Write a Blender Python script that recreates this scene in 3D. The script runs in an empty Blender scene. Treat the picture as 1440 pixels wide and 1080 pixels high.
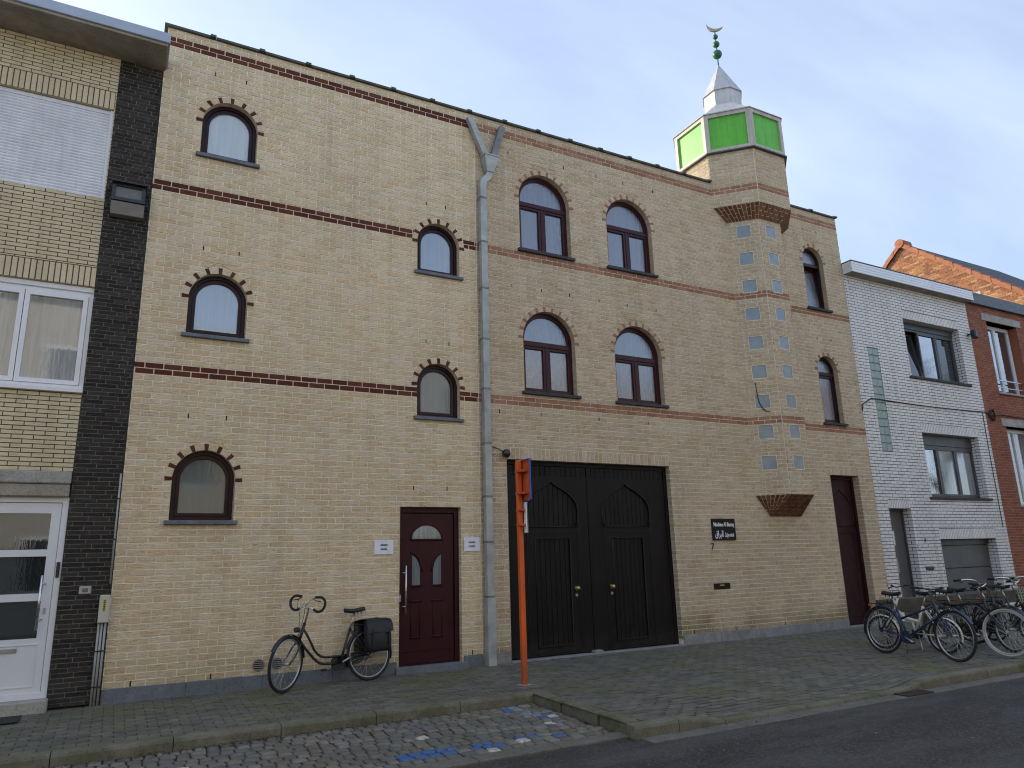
import bpy, math, random
from mathutils import Vector, Matrix
random.seed(7)
S = bpy.context.scene
C = S.collection
R = math.radians

# ------------------------------------------------------------------ camera
CAM = Vector((0.0, -10.4, 1.519))
yaw, pitch, roll, FPX = 0.497626, 0.239979, -0.02777, 1015.11
fw = Vector((math.sin(yaw)*math.cos(pitch), math.cos(yaw)*math.cos(pitch), math.sin(pitch)))
rt = Vector((math.cos(yaw), -math.sin(yaw), 0)); up = rt.cross(fw)
cr, sr = math.cos(roll), math.sin(roll)
RT, UP = rt*cr + up*sr, up*cr - rt*sr
cd = bpy.data.cameras.new('camera'); cam = bpy.data.objects.new('camera', cd); C.objects.link(cam)
cam.matrix_world = Matrix(((RT.x, UP.x, -fw.x, CAM.x), (RT.y, UP.y, -fw.y, CAM.y), (RT.z, UP.z, -fw.z, CAM.z), (0, 0, 0, 1)))
cd.sensor_width = 36; cd.lens = 36*FPX/1440; cd.clip_start = .05; cd.clip_end = 3000
S.camera = cam
def pix(p):
    v = Vector(p)-CAM; d = v.dot(fw)
    return (720+FPX*v.dot(RT)/d, 540-FPX*v.dot(UP)/d) if d > .1 else (-9999, -9999)
def inview(p, m=0):
    x, y = pix(p); return -m < x < 1440+m and -m < y < 1080+m

# ------------------------------------------------------------------ sky, sun, exposure
SUN_EL, SUN_AZ = R(24), R(33)          # azimuth measured from +Y towards -X (behind the houses, to the left)
sdir = Vector((-math.sin(SUN_AZ)*math.cos(SUN_EL), math.cos(SUN_AZ)*math.cos(SUN_EL), math.sin(SUN_EL)))
W = bpy.data.worlds.new('World'); S.world = W; W.use_nodes = True
nt = W.node_tree; N = nt.nodes; Lk = nt.links; N.clear()
out = N.new('ShaderNodeOutputWorld'); bg = N.new('ShaderNodeBackground'); sky = N.new('ShaderNodeTexSky')
sky.sky_type = 'NISHITA'; sky.sun_disc = False; sky.sun_elevation = SUN_EL; sky.sun_rotation = -SUN_AZ
sky.air_density = 1.0; sky.dust_density = 1.5; sky.ozone_density = 1.2
tc = N.new('ShaderNodeTexCoord'); sep = N.new('ShaderNodeSeparateXYZ'); Lk.new(tc.outputs['Generated'], sep.inputs[0])
def wmath(op, a, b):
    n = N.new('ShaderNodeMath'); n.operation = op
    for i, v in enumerate((a, b)):
        if isinstance(v, (int, float)): n.inputs[i].default_value = v
        else: Lk.new(v, n.inputs[i])
    return n.outputs[0]
zc = wmath('ADD', wmath('MAXIMUM', sep.outputs[2], 0.0), 0.18)      # project onto a flat cloud layer
comb = N.new('ShaderNodeCombineXYZ')
Lk.new(wmath('DIVIDE', sep.outputs[0], zc), comb.inputs[0]); Lk.new(wmath('DIVIDE', sep.outputs[1], zc), comb.inputs[1])
mp = N.new('ShaderNodeMapping'); mp.inputs['Rotation'].default_value = (0, 0, R(25)); mp.inputs['Scale'].default_value = (.55, 1.1, 1)
Lk.new(comb.outputs[0], mp.inputs[0])
n1 = N.new('ShaderNodeTexNoise'); n1.inputs['Scale'].default_value = 1.15; n1.inputs['Detail'].default_value = 7; n1.inputs['Roughness'].default_value = .52
n1.inputs['Distortion'].default_value = .35
Lk.new(mp.outputs[0], n1.inputs[0])
rp = N.new('ShaderNodeValToRGB'); Lk.new(n1.outputs['Fac'], rp.inputs[0])
rp.color_ramp.elements[0].position = .30; rp.color_ramp.elements[0].color = (.16, .16, .16, 1)
rp.color_ramp.elements[1].position = .72; rp.color_ramp.elements[1].color = (.88, .88, .88, 1)
mx = N.new('ShaderNodeMixRGB'); Lk.new(rp.outputs[0], mx.inputs[0]); Lk.new(sky.outputs[0], mx.inputs[1])
mx.inputs[2].default_value = (4.1, 4.85, 6.4, 1)
Lk.new(mx.outputs[0], bg.inputs[0]); bg.inputs[1].default_value = .10; Lk.new(bg.outputs[0], out.inputs[0])
sl = bpy.data.lights.new('sun', 'SUN'); sl.energy = 2.5; sl.angle = R(.6); sl.color = (1, .90, .76)
sun = bpy.data.objects.new('sun', sl); C.objects.link(sun); sun.location = (0, 20, 40)
sun.rotation_euler = sdir.to_track_quat('Z', 'Y').to_euler()
S.view_settings.view_transform = 'Standard'; S.view_settings.look = 'None'
S.view_settings.exposure = 1.16; S.view_settings.gamma = 1
S.render.engine = 'CYCLES'; S.cycles.use_denoising = True; S.cycles.max_bounces = 6; S.cycles.filter_width = 1.1

# ------------------------------------------------------------------ materials
MATS = {}
class MatB:
    def __init__(s, name):
        m = bpy.data.materials.new(name); m.use_nodes = True; s.m = m; s.nt = m.node_tree; s.N = s.nt.nodes; s.L = s.nt.links
        s.b = s.N['Principled BSDF']; MATS[name] = m
        s.pos = None
    def P(s):
        if s.pos is None: s.pos = s.N.new('ShaderNodeNewGeometry').outputs['Position']
        return s.pos
    def inp(s, node, i, v):
        if isinstance(v, (int, float)): node.inputs[i].default_value = v
        elif isinstance(v, tuple): node.inputs[i].default_value = (*v, 1) if len(v) == 3 and node.inputs[i].type == 'RGBA' else v
        else: s.L.new(v, node.inputs[i])
    def math(s, op, a, b=0.0, clamp=False):
        n = s.N.new('ShaderNodeMath'); n.operation = op; n.use_clamp = clamp; s.inp(n, 0, a); s.inp(n, 1, b); return n.outputs[0]
    def noise(s, scale=(1, 1, 1), sc=5, det=3, rough=.55, dist=0, vec=None):
        m = s.N.new('ShaderNodeMapping'); m.inputs['Scale'].default_value = scale; s.L.new(vec or s.P(), m.inputs[0])
        n = s.N.new('ShaderNodeTexNoise'); n.inputs['Scale'].default_value = sc; n.inputs['Detail'].default_value = det
        n.inputs['Roughness'].default_value = rough; n.inputs['Distortion'].default_value = dist
        s.L.new(m.outputs[0], n.inputs[0]); return n.outputs['Fac']
    def ramp(s, f, stops, const=False):
        r = s.N.new('ShaderNodeValToRGB'); s.L.new(f, r.inputs[0]); e = r.color_ramp.elements
        if const: r.color_ramp.interpolation = 'CONSTANT'
        while len(e) < len(stops): e.new(.5)
        for k, (p, c) in enumerate(stops):
            e[k].position = p; e[k].color = (*c, 1) if isinstance(c, tuple) else (c, c, c, 1)
        return r.outputs[0]
    def mix(s, f, a, b, mode='MIX'):
        n = s.N.new('ShaderNodeMixRGB'); n.blend_type = mode; s.inp(n, 0, f); s.inp(n, 1, a); s.inp(n, 2, b); return n.outputs[0]
    def rnd(s):
        a = s.N.new('ShaderNodeAttribute'); a.attribute_name = 'rnd'
        o = s.N.new('ShaderNodeObjectInfo')
        return s.math('FRACT', s.math('ADD', a.outputs['Fac'], o.outputs['Random']))
    def bump(s, h, strength=.3, dist=.01):
        n = s.N.new('ShaderNodeBump'); n.inputs['Strength'].default_value = strength; n.inputs['Distance'].default_value = dist
        s.L.new(h, n.inputs['Height']); s.L.new(n.outputs[0], s.b.inputs['Normal'])
    def set(s, col=None, rough=.6, metal=0, spec=.5):
        if col is not None: s.inp(s.b, 'Base Color', col)
        s.inp(s.b, 'Roughness', rough); s.inp(s.b, 'Metallic', metal); s.b.inputs['Specular IOR Level'].default_value = spec
        return s.m
    def Z(s):
        n = s.N.new('ShaderNodeSeparateXYZ'); s.L.new(s.P(), n.inputs[0]); return n.outputs[2]

def plain(name, col, rough=.5, metal=0, var=.12, sc=6, bump=0, spec=.5):
    b = MatB(name)
    f = b.noise(sc=sc, det=5)
    lo = tuple(max(0, c*(1-var)) for c in col); hi = tuple(min(1, c*(1+var)) for c in col)
    c = b.ramp(f, [(.3, lo), (.7, hi)])
    if bump: b.bump(b.noise(sc=sc*12, det=3), bump, .004)
    rr = b.ramp(b.noise(sc=sc*2.3, det=3), [(.3, max(0, rough-.08)), (.7, min(1, rough+.08))])
    return b.set(c, rr, metal, spec)

def brick_mat(name, cols, patch, patch_amt=.5, rel=.8, algae=0.0, stain=0.25, sc=1.0, streak=.3):
    b = MatB(name)
    n = len(cols)
    base = b.ramp(b.rnd(), [(k/n, c) for k, c in enumerate(cols)], const=True)
    f = b.noise((16, 16, 55), sc*1.6, 4, .6, .6)
    c = b.mix(b.math('MULTIPLY', b.ramp(f, [(.46, 0.0), (.66, 1.0)]), patch_amt), base, patch)
    f2 = b.noise((7, 7, 62), sc*1.5, 4, .65, .8)
    relief_shade = b.ramp(f2, [(.30, 1-streak), (.46, 1.0), (.62, 1.0), (.75, 1+streak*.35)])  # shadow lines of the rough brick face, painted into its colour
    c = b.mix(1.0, c, relief_shade, 'MULTIPLY')
    big = b.ramp(b.noise((.5, .5, .35), 1.3, 5, .6), [(.3, 1-stain*.5), (.7, 1.04)])
    c = b.mix(1.0, c, big, 'MULTIPLY')
    run = b.ramp(b.noise((5.5, 5.5, .22), 1.0, 6, .68), [(.30, 1-stain*.62), (.52, 1.0)])
    c = b.mix(1.0, c, run, 'MULTIPLY')
    if algae:
        z = b.Z()
        m = b.math('SUBTRACT', b.noise((1, 1, 1), 1.4, 5, .6), b.math('MULTIPLY', z, .55))
        c = b.mix(b.ramp(m, [(.18, 0.0), (.45, algae)]), c, (.13, .115, .04))
    b.bump(b.math('ADD', f2, b.math('MULTIPLY', f, .6)), rel, .012)
    return b.set(c, .85, 0, .25)

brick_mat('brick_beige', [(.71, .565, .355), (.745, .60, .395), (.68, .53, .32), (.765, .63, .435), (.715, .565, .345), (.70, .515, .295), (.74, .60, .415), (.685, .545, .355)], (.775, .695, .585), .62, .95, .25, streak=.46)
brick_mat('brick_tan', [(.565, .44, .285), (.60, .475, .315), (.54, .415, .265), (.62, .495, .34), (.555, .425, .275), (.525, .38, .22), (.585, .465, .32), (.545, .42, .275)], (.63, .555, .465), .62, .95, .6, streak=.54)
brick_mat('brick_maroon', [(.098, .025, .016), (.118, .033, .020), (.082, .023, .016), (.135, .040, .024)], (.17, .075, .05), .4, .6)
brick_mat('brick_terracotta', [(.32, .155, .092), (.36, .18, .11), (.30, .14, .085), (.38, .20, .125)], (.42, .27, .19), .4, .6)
brick_mat('brick_brown', [(.17, .075, .040), (.20, .09, .05), (.145, .062, .036), (.22, .10, .055)], (.24, .13, .08), .4, .6)
brick_mat('brick_cream', [(.68, .585, .385), (.70, .605, .41), (.65, .56, .37), (.69, .59, .38)], (.60, .50, .32), .35, .35)
brick_mat('brick_black', [(.030, .027, .025), (.040, .036, .032), (.022, .020, .019), (.052, .047, .042)], (.095, .088, .08), .5, .9, streak=.45)
brick_mat('brick_white', [(.80, .79, .76), (.83, .82, .79), (.77, .76, .73), (.81, .795, .76)], (.70, .685, .65), .4, .3)
brick_mat('brick_red', [(.27, .088, .050), (.31, .105, .06), (.235, .078, .046), (.33, .12, .07), (.29, .09, .048)], (.34, .18, .12), .35, .5)
brick_mat('brick_orange', [(.36, .12, .042), (.42, .165, .065), (.27, .09, .036), (.52, .29, .14), (.34, .12, .048), (.20, .075, .036), (.40, .145, .055), (.47, .225, .10)], (.55, .36, .20), .45, .9, streak=.5)
plain('mortar_cream', (.85, .775, .585), .9, 0, .12, 9, .3, .2)
plain('mortar_tan', (.75, .675, .52), .9, 0, .14, 9, .3, .2)
plain('mortar_dark', (.10, .085, .065), .95, 0, .2, 9, .3, .2)
plain('mortar_grey', (.21, .195, .175), .95, 0, .35, 14, .3, .2)
plain('mortar_charcoal', (.085, .08, .078), .95, 0, .2, 9, .3, .2)  # dark joint mortar of the white brick house
plain('mortar_sand', (.36, .30, .23), .95, 0, .2, 9, .3, .2)
def stone(name, col, algae=.0, sc=5):
    b = MatB(name); f = b.noise(sc=sc, det=7, rough=.65)
    c = b.ramp(f, [(.25, tuple(x*.68 for x in col)), (.75, tuple(min(1, x*1.2) for x in col))])
    if algae: c = b.mix(b.ramp(b.noise(sc=2.2, det=6), [(.42, 0.0), (.68, algae)]), c, (.075, .085, .028))
    c = b.mix(1.0, c, b.ramp(b.noise(sc=45, det=5, rough=.7), [(.34, .62), (.5, 1.0)]), 'MULTIPLY')
    b.bump(b.noise(sc=60, det=4), .5, .005)
    return b.set(c, .82, 0, .3)
stone('bluestone', (.165, .18, .205)); stone('bluestone_grey', (.28, .285, .29), .25); stone('sill_dark', (.062, .064, .070))
stone('kerb_concrete', (.185, .178, .132), .72); stone('gutter_concrete', (.165, .158, .138), .3); stone('concrete_old', (.36, .325, .27), .28)
stone('concrete_pale', (.40, .39, .355), .25)
def paver(name, cols, moss):
    b = MatB(name); base = b.ramp(b.rnd(), [(k/len(cols), c) for k, c in enumerate(cols)], const=True)
    c = b.mix(b.ramp(b.noise(sc=7, det=6, rough=.65), [(.35, 0.0), (.7, .5)]), base, (.05, .05, .045))
    c = b.mix(b.ramp(b.noise((1, 1, 0), .75, 6, .62), [(.50, 0.0), (.70, moss)]), c, (.115, .125, .032))
    c = b.mix(b.ramp(b.noise(sc=38, det=2), [(.68, 0.0), (.74, .35)]), c, (.34, .33, .29))
    b.bump(b.noise(sc=90, det=3), .5, .003)
    return b.set(c, .78, 0, .35)
paver('paver_grey', [(.140, .136, .112), (.160, .153, .125), (.118, .116, .099), (.178, .170, .137), (.148, .139, .110)], .72)
paver('sett_stone', [(.165, .155, .135), (.205, .19, .165), (.14, .137, .128), (.235, .22, .19), (.18, .15, .125), (.155, .158, .155)], .30)
plain('joint_moss', (.040, .045, .020), .95, 0, .35, 12, .5, .2)
plain('joint_dirt', (.036, .032, .024), .95, 0, .35, 12, .5, .2)
def worn(name, paint, amt):
    b = MatB(name); st_ = b.ramp(b.rnd(), [(0, (.165, .155, .135)), (.35, (.20, .185, .16)), (.7, (.14, .137, .128))], const=True)
    c = b.mix(b.ramp(b.noise(sc=24, det=5, rough=.7), [(.5-amt*.3, 0.0), (.62-amt*.2, 1.0)]), st_, paint)
    b.bump(b.noise(sc=90, det=3), .5, .003); b.set(c, .7, 0, .35)
worn('sett_blue_paint', (.045, .120, .30), .50); worn('sett_white_paint', (.50, .48, .42), .55); worn('sett_pale_blue_paint', (.20, .25, .31), .35)
b = MatB('asphalt')
f = b.noise(sc=46, det=4, rough=.75); c = b.ramp(f, [(.34, (.017, .016, .015)), (.52, (.054, .051, .047)), (.66, (.12, .113, .102)), (.76, (.24, .225, .20))])
c = b.mix(b.ramp(b.noise((.4, 1.5, 1), 1.2, 7, .7), [(.46, 0.0), (.70, .6)]), c, (.115, .112, .106))
c = b.mix(b.ramp(b.noise((.35, 1, 1), .8, 6, .65), [(.5, 0.0), (.68, .65)]), c, (.026, .026, .027))
c = b.mix(b.ramp(b.noise(sc=17, det=2), [(.735, 0.0), (.76, .8)]), c, (.30, .28, .24))
b.bump(f, .5, .004); b.set(c, b.ramp(b.noise(sc=1.1, det=4), [(.3, .7), (.7, .9)]), 0, .22)
plain('ground_far', (.09, .09, .08), .9)
plain('frame_wine', (.024, .009, .012), .36, 0, .12, 4, 0, .25)
plain('frame_maroon', (.042, .011, .014), .36, 0, .12, 4, 0, .25)
plain('door_wine', (.040, .0085, .0115), .42, 0, .2, 4, 0, .22)
b = MatB('gate_black'); c = b.ramp(b.noise((3, 3, .6), 3, 5), [(.3, (.0065, .0052, .005)), (.7, (.0125, .0095, .009))])
c = b.mix(b.ramp(b.math('SUBTRACT', b.noise((1, 1, 1), 6, 6, .7), b.math('MULTIPLY', b.Z(), .8)), [(.22, 0.0), (.6, .22)]), c, (.075, .070, .06))
c = b.mix(b.ramp(b.noise((30, 30, 4), 1.2, 4, .7), [(.70, 0.0), (.76, .35)]), c, (.07, .065, .06))
b.set(c, b.ramp(b.noise(sc=4, det=5), [(.3, .38), (.7, .6)]), 0, .2)
plain('gate_moulding', (.013, .0105, .010), .42, 0, .25, 5, 0, .25)
plain('door_dark_wine', (.028, .007, .009), .5, 0, .25, 4, 0, .18)
plain('white_plastic', (.74, .76, .79), .32, 0, .03, 3)
plain('white_door', (.70, .72, .75), .35, 0, .03, 3)
plain('frame_anthracite', (.052, .052, .054), .4, 0, .1, 4)
plain('door_anthracite', (.085, .085, .086), .45, 0, .06, 3)
plain('zinc', (.36, .38, .365), .55, .25, .25, 4)
plain('zinc_dark', (.19, .20, .195), .55, .4, .25, 6)
plain('fascia_metal', (.36, .40, .46), .45, .35, .05, 3)
plain('fascia_slate', (.085, .10, .12), .5, .1, .12, 4)
plain('coping_tile', (.075, .078, .062), .7, 0, .3, 7, .2)
plain('steel', (.62, .62, .62), .28, .95, .06, 8)
plain('chrome', (.70, .70, .70), .18, 1, .05, 8)
plain('brass', (.55, .38, .14), .35, .9, .15, 20)
plain('rubber', (.016, .016, .017), .75, 0, .2, 20)
plain('rubber_pale', (.40, .40, .38), .7, 0, .12, 20)
plain('bike_black', (.013, .014, .014), .28, 0, .15, 20)
plain('bike_green_black', (.014, .018, .017), .26, 0, .15, 20)
plain('bike_blue', (.022, .040, .080), .3, 0, .15, 20)
plain('bike_cream', (.62, .59, .48), .35, 0, .06, 20)
plain('leather_black', (.012, .012, .013), .5, 0, .2, 20, .3)
plain('nylon_black', (.011, .0115, .0135), .55, 0, .3, 14, .35)
plain('alu', (.50, .50, .51), .38, .9, .08, 12)
plain('reflector_orange', (.75, .17, .02), .3, 0, .05, 20)
b = MatB('orange_paint'); c = b.ramp(b.noise((1, 1, .4), 5, 6, .65), [(.3, (.62, .095, .014)), (.7, (.74, .135, .024))])
c = b.mix(b.ramp(b.noise(sc=34, det=4, rough=.7), [(.66, 0.0), (.72, .7)]), c, (.30, .10, .05))
c = b.mix(b.ramp(b.math('SUBTRACT', b.noise((1, 1, .6), 7, 5), b.math('MULTIPLY', b.Z(), .9)), [(.2, 0.0), (.55, .6)]), c, (.12, .075, .045)); b.set(c, .45, 0, .4)
plain('orange_paint_and_reflection', (.50, .085, .028), .5, 0, .15, 8)  # clamp paint; on the sign's back, a reflection put into the colour
plain('sign_blue', (.035, .095, .42), .4, 0, .05, 4)
plain('sign_white', (.80, .80, .78), .45, 0, .03, 4)
plain('plate_black', (.010, .010, .011), .5, 0, .1, 4, 0, .2)
plain('paper', (.76, .78, .84), .8, 0, .03, 8)
plain('ink', (.03, .03, .035), .8)
plain('plastic_cream', (.50, .51, .42), .5, 0, .06, 6)
plain('conduit_grey', (.33, .34, .32), .5, 0, .08, 6)
plain('label_yellow', (.60, .42, .04), .5)
plain('lamp_black', (.020, .020, .022), .3, 0, .1, 6)
plain('lens_grey', (.15, .16, .145), .12, 0, .1, 10)
plain('wood_weathered', (.070, .066, .046), .8, 0, .35, 5, .4)
def streaky(name, col, dirt, amt, rough=.45, metal=0, spec=.4):
    b = MatB(name); c = b.ramp(b.noise(sc=3, det=5), [(.3, tuple(x*.88 for x in col)), (.7, tuple(min(1, x*1.08) for x in col))])
    c = b.mix(b.ramp(b.noise((9, 9, .55), 1.4, 6, .7), [(.45, 0.0), (.72, amt)]), c, dirt)
    c = b.mix(b.ramp(b.noise(sc=11, det=6, rough=.7), [(.52, 0.0), (.75, amt*.8)]), c, dirt); b.set(c, rough, metal, spec)
streaky('panel_green', (.12, .50, .042), (.07, .23, .03), .55, .4)
streaky('frame_stainwhite', (.50, .47, .42), (.24, .20, .15), .6, .55)
streaky('lead_white', (.55, .545, .535), (.30, .29, .27), .5, .45, .25)
streaky('shutter_white', (.72, .74, .78), (.50, .50, .50), .35, .45)
plain('finial_green', (.030, .14, .055), .45, .2, .2, 14)
plain('finial_gold', (.42, .37, .26), .4, .7, .15, 14)
plain('cable_black', (.014, .013, .012), .6)
plain('tile_red', (.33, .115, .05), .75, 0, .25, 6, .3)
plain('roof_slate', (.035, .036, .040), .7, 0, .2, 6, .2)
plain('roof_felt', (.09, .09, .09), .9)
plain('render_back', (.40, .34, .26), .9)
plain('grille_grey', (.27, .26, .245), .5, .1, .1, 10)
plain('void_black', (.006, .006, .006), .9)
plain('rust_iron', (.045, .034, .028), .8, .2, .3, 20, .3)
plain('leaf_brown', (.10, .05, .022), .8, 0, .5, 30)
plain('render_pale', (.50, .47, .41), .85, 0, .08, 3)
plain('render_grey', (.40, .395, .38), .85, 0, .08, 3)
plain('bark', (.07, .055, .042), .9, 0, .25, 8, .4)

def glass(name, back, refl=.28, wav=0.0, streak=0.0, rough=.02, wsc=(26, 26, 3)):
    """reflective double glazing in front of a pale blind, curtain or dark room"""
    b = MatB(name); N, L = b.N, b.L
    col = back
    if streak: col = b.mix(b.math('MULTIPLY', b.ramp(b.noise((18, 18, .8), 1.6, 3, .6), [(.35, 0.0), (.7, 1.0)]), streak), back, tuple(min(1, c*1.9) for c in back))
    d = N.new('ShaderNodeBsdfDiffuse'); b.inp(d, 'Color', col)
    g = N.new('ShaderNodeBsdfGlossy'); g.inputs['Roughness'].default_value = rough; g.inputs['Color'].default_value = (.92, .96, 1, 1)
    if wav:
        bp = N.new('ShaderNodeBump'); bp.inputs['Strength'].default_value = wav; bp.inputs['Distance'].default_value = .01
        L.new(b.noise(wsc, 1.2, 3, .6, .5), bp.inputs['Height']); L.new(bp.outputs[0], g.inputs['Normal'])
    ge = N.new('ShaderNodeNewGeometry'); dt = N.new('ShaderNodeVectorMath'); dt.operation = 'DOT_PRODUCT'
    L.new(ge.outputs['Normal'], dt.inputs[0]); L.new(ge.outputs['Incoming'], dt.inputs[1])
    sch = b.math('POWER', b.math('SUBTRACT', 1.0, b.math('ABSOLUTE', dt.outputs['Value'])), 5.0)     # Schlick, valid from either side
    m = N.new('ShaderNodeMixShader'); L.new(b.math('ADD', b.math('MULTIPLY', sch, 1-refl), refl, True), m.inputs[0])
    L.new(d.outputs[0], m.inputs[1]); L.new(g.outputs[0], m.inputs[2])
    o = N['Material Output']; L.new(m.outputs[0], o.inputs['Surface']); N.remove(b.b)
    return b.m
glass('glass_frosted', (.15, .17, .165), .26, .10, .25, .05)
glass('glass_blind', (.40, .44, .435), .20, .10, .25, .05)
glass('glass_smoked', (.115, .135, .13), .07, .08, .2, .05)
glass('glass_rippled', (.075, .075, .09), .19, .55, .6, .06, (30, 30, 5))
glass('glass_clear_dark', (.02, .024, .024), .12, .04)
glass('glass_curtain', (.20, .21, .21), .22, .03, .5, .02)
glass('glass_net', (.23, .23, .215), .14, .05, .5, .02)
glass('glass_sky', (.035, .04, .045), .42, .03)
plain('glass_block_blue', (.23, .285, .31), .22, 0, .14, 5, 0, .5)
glass('glass_block_green', (.16, .225, .205), .10, .6, .6, .15, (40, 40, 30))
glass('glass_door', (.12, .15, .15), .10, .3, .8, .08, (60, 60, 4))

# ------------------------------------------------------------------ mesh builder
class MB:
    def __init__(s): s.v = []; s.f = []; s.m = []; s.s = []; s.r = []
    def quad(s, pts, m=0, r=0.0, sm=False):
        k = len(s.v); s.v += [tuple(p) for p in pts]; s.f.append(tuple(range(k, k+len(pts)))); s.m.append(m); s.s.append(sm); s.r.append(r)
    def faces(s, vs, fs, m=0, r=0.0, sm=False):
        k = len(s.v); s.v += [tuple(p) for p in vs]
        for f in fs: s.f.append(tuple(k+i for i in f)); s.m.append(m); s.s.append(sm); s.r.append(r)
    def box(s, x0, x1, y0, y1, z0, z1, m=0, r=0.0, c=0.0, T=None):
        if c <= 0:
            vs = [(x, y, z) for z in (z0, z1) for y in (y0, y1) for x in (x0, x1)]
            fs = [(0, 2, 3, 1), (4, 5, 7, 6), (0, 1, 5, 4), (2, 6, 7, 3), (0, 4, 6, 2), (1, 3, 7, 5)]
        else:
            vs = []; idx = {}
            def V(p):
                if p not in idx: idx[p] = len(vs); vs.append(p)
                return idx[p]
            lo, hi = (x0, y0, z0), (x1, y1, z1); fs = []
            def corner(sg, ax):        # vertex of corner sg lying on the face of axis ax
                return V(tuple((hi[i] if sg[i] > 0 else lo[i]) - (0 if i == ax else sg[i]*c) for i in range(3)))
            for ax in range(3):
                a, bb = (ax+1) % 3, (ax+2) % 3
                for sd in (-1, 1):
                    q = []
                    for (p, w) in ((-1, -1), (1, -1), (1, 1), (-1, 1)):
                        sg = [0, 0, 0]; sg[ax] = sd; sg[a] = p; sg[bb] = w; q.append(corner(sg, ax))
                    fs.append(tuple(q if sd > 0 else q[::-1]))
            for ax in range(3):
                a, bb = (ax+1) % 3, (ax+2) % 3
                for p in (-1, 1):
                    for w in (-1, 1):
                        s0 = [0]*3; s1 = [0]*3; s0[ax] = -1; s1[ax] = 1; s0[a] = s1[a] = p; s0[bb] = s1[bb] = w
                        q = (corner(s0, a), corner(s1, a), corner(s1, bb), corner(s0, bb)); fs.append(q if p*w > 0 else q[::-1])
            for p in (-1, 1):
                for w in (-1, 1):
                    for t in (-1, 1):
                        q = [corner([p, w, t], i) for i in range(3)]; fs.append(tuple(q if p*w*t > 0 else q[::-1]))
        if T: vs = [T(*p) for p in vs]
        s.faces(vs, fs, m, r)
    def tube(s, pts, rad, n=8, m=0, cap=True, closed=False, sm=True, flat=None):
        pts = [Vector(p) for p in pts]; rads = rad if isinstance(rad, (list, tuple)) else [rad]*len(pts)
        k0 = len(s.v); nrm = None; L = len(pts)
        for i, p in enumerate(pts):
            if closed: t = pts[(i+1) % L]-pts[i-1]
            else: t = pts[min(i+1, L-1)]-pts[max(i-1, 0)]
            t = t.normalized()
            if nrm is None:
                nrm = t.cross(Vector((0, 0, 1)))
                if nrm.length < 1e-3: nrm = t.cross(Vector((0, 1, 0)))
            nrm = (nrm-t*nrm.dot(t)).normalized(); bn = t.cross(nrm)
            for j in range(n):
                a = 2*math.pi*j/n
                s.v.append(tuple(p+(nrm*math.cos(a)+bn*math.sin(a))*rads[i]))
        for i in range(L if closed else L-1):
            for j in range(n):
                a = k0+i*n; b2 = k0+((i+1) % L)*n
                s.f.append((a+j, a+(j+1) % n, b2+(j+1) % n, b2+j)); s.m.append(m); s.s.append(sm); s.r.append(0.0)
        if cap and not closed:
            for a, rev in ((k0, True), (k0+(L-1)*n, False)):
                q = tuple(range(a, a+n)); s.f.append(q[::-1] if rev else q); s.m.append(m); s.s.append(False); s.r.append(0.0)
    def sphere(s, c, r, m=0, nu=16, nv=10, sq=(1, 1, 1)):
        vs = [(c[0], c[1], c[2]-r*sq[2])]; fs = []
        for i in range(1, nv):
            t = math.pi*i/nv
            for j in range(nu):
                a = 2*math.pi*j/nu; vs.append((c[0]+r*sq[0]*math.sin(t)*math.cos(a), c[1]+r*sq[1]*math.sin(t)*math.sin(a), c[2]-r*sq[2]*math.cos(t)))
        vs.append((c[0], c[1], c[2]+r*sq[2])); e = len(vs)-1
        for j in range(nu): fs.append((0, 1+(j+1) % nu, 1+j)); fs.append((e, e-nu+j, e-nu+(j+1) % nu))
        for i in range(nv-2):
            for j in range(nu): a = 1+i*nu; fs.append((a+j, a+(j+1) % nu, a+nu+(j+1) % nu, a+nu+j))
        s.faces(vs, fs, m, 0, True)
    def prism(s, poly, y0, y1, m=0, T=None, back=False):
        """poly in (x,z), front face at y0 (towards street), walls back to y1"""
        n = len(poly); vs = [(x, y0, z) for x, z in poly]+[(x, y1, z) for x, z in poly]
        fs = [tuple(range(n))]+[(i, n+i, n+(i+1) % n, (i+1) % n) for i in range(n)]
        if back: fs.append(tuple(range(2*n-1, n-1, -1)))
        if T: vs = [T(*p) for p in vs]
        s.faces(vs, fs, m)
    def ring(s, po, pi, y0, y1, m=0, T=None):
        n = len(po); vs = [(x, y0, z) for x, z in po]+[(x, y0, z) for x, z in pi]+[(x, y1, z) for x, z in po]+[(x, y1, z) for x, z in pi]
        fs = []
        for i in range(n):
            j = (i+1) % n
            fs += [(i, j, n+j, n+i), (n+i, n+j, 3*n+j, 3*n+i), (j, i, 2*n+i, 2*n+j)]
        if T: vs = [T(*p) for p in vs]
        s.faces(vs, fs, m)
    def mesh(s, name, mats):
        me = bpy.data.meshes.new(name); me.from_pydata(s.v, [], s.f)
        for k in ([mats] if isinstance(mats, str) else mats): me.materials.append(MATS[k])
        me.polygons.foreach_set('material_index', s.m); me.polygons.foreach_set('use_smooth', s.s)
        a = me.attributes.new('rnd', 'FLOAT', 'FACE'); a.data.foreach_set('value', s.r)
        me.update(); return me
    def build(s, name, mats, parent=None):
        return link(name, s.mesh(name, mats), parent)
def link(name, me, parent=None, loc=None):
    o = bpy.data.objects.new(name, me); C.objects.link(o); o.parent = parent
    if loc is not None: o.location = loc
    return o
def tag(o, label=None, cat=None, group=None, kind=None):
    if label: o['label'] = label
    if cat: o['category'] = cat
    if group: o['group'] = group
    if kind: o['kind'] = kind
    return o
def thing(name, label, cat, group=None, loc=(0, 0, 0)):
    o = bpy.data.objects.new(name, None); C.objects.link(o); o.location = loc; o.empty_display_size = .2
    return tag(o, label, cat, group)
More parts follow.
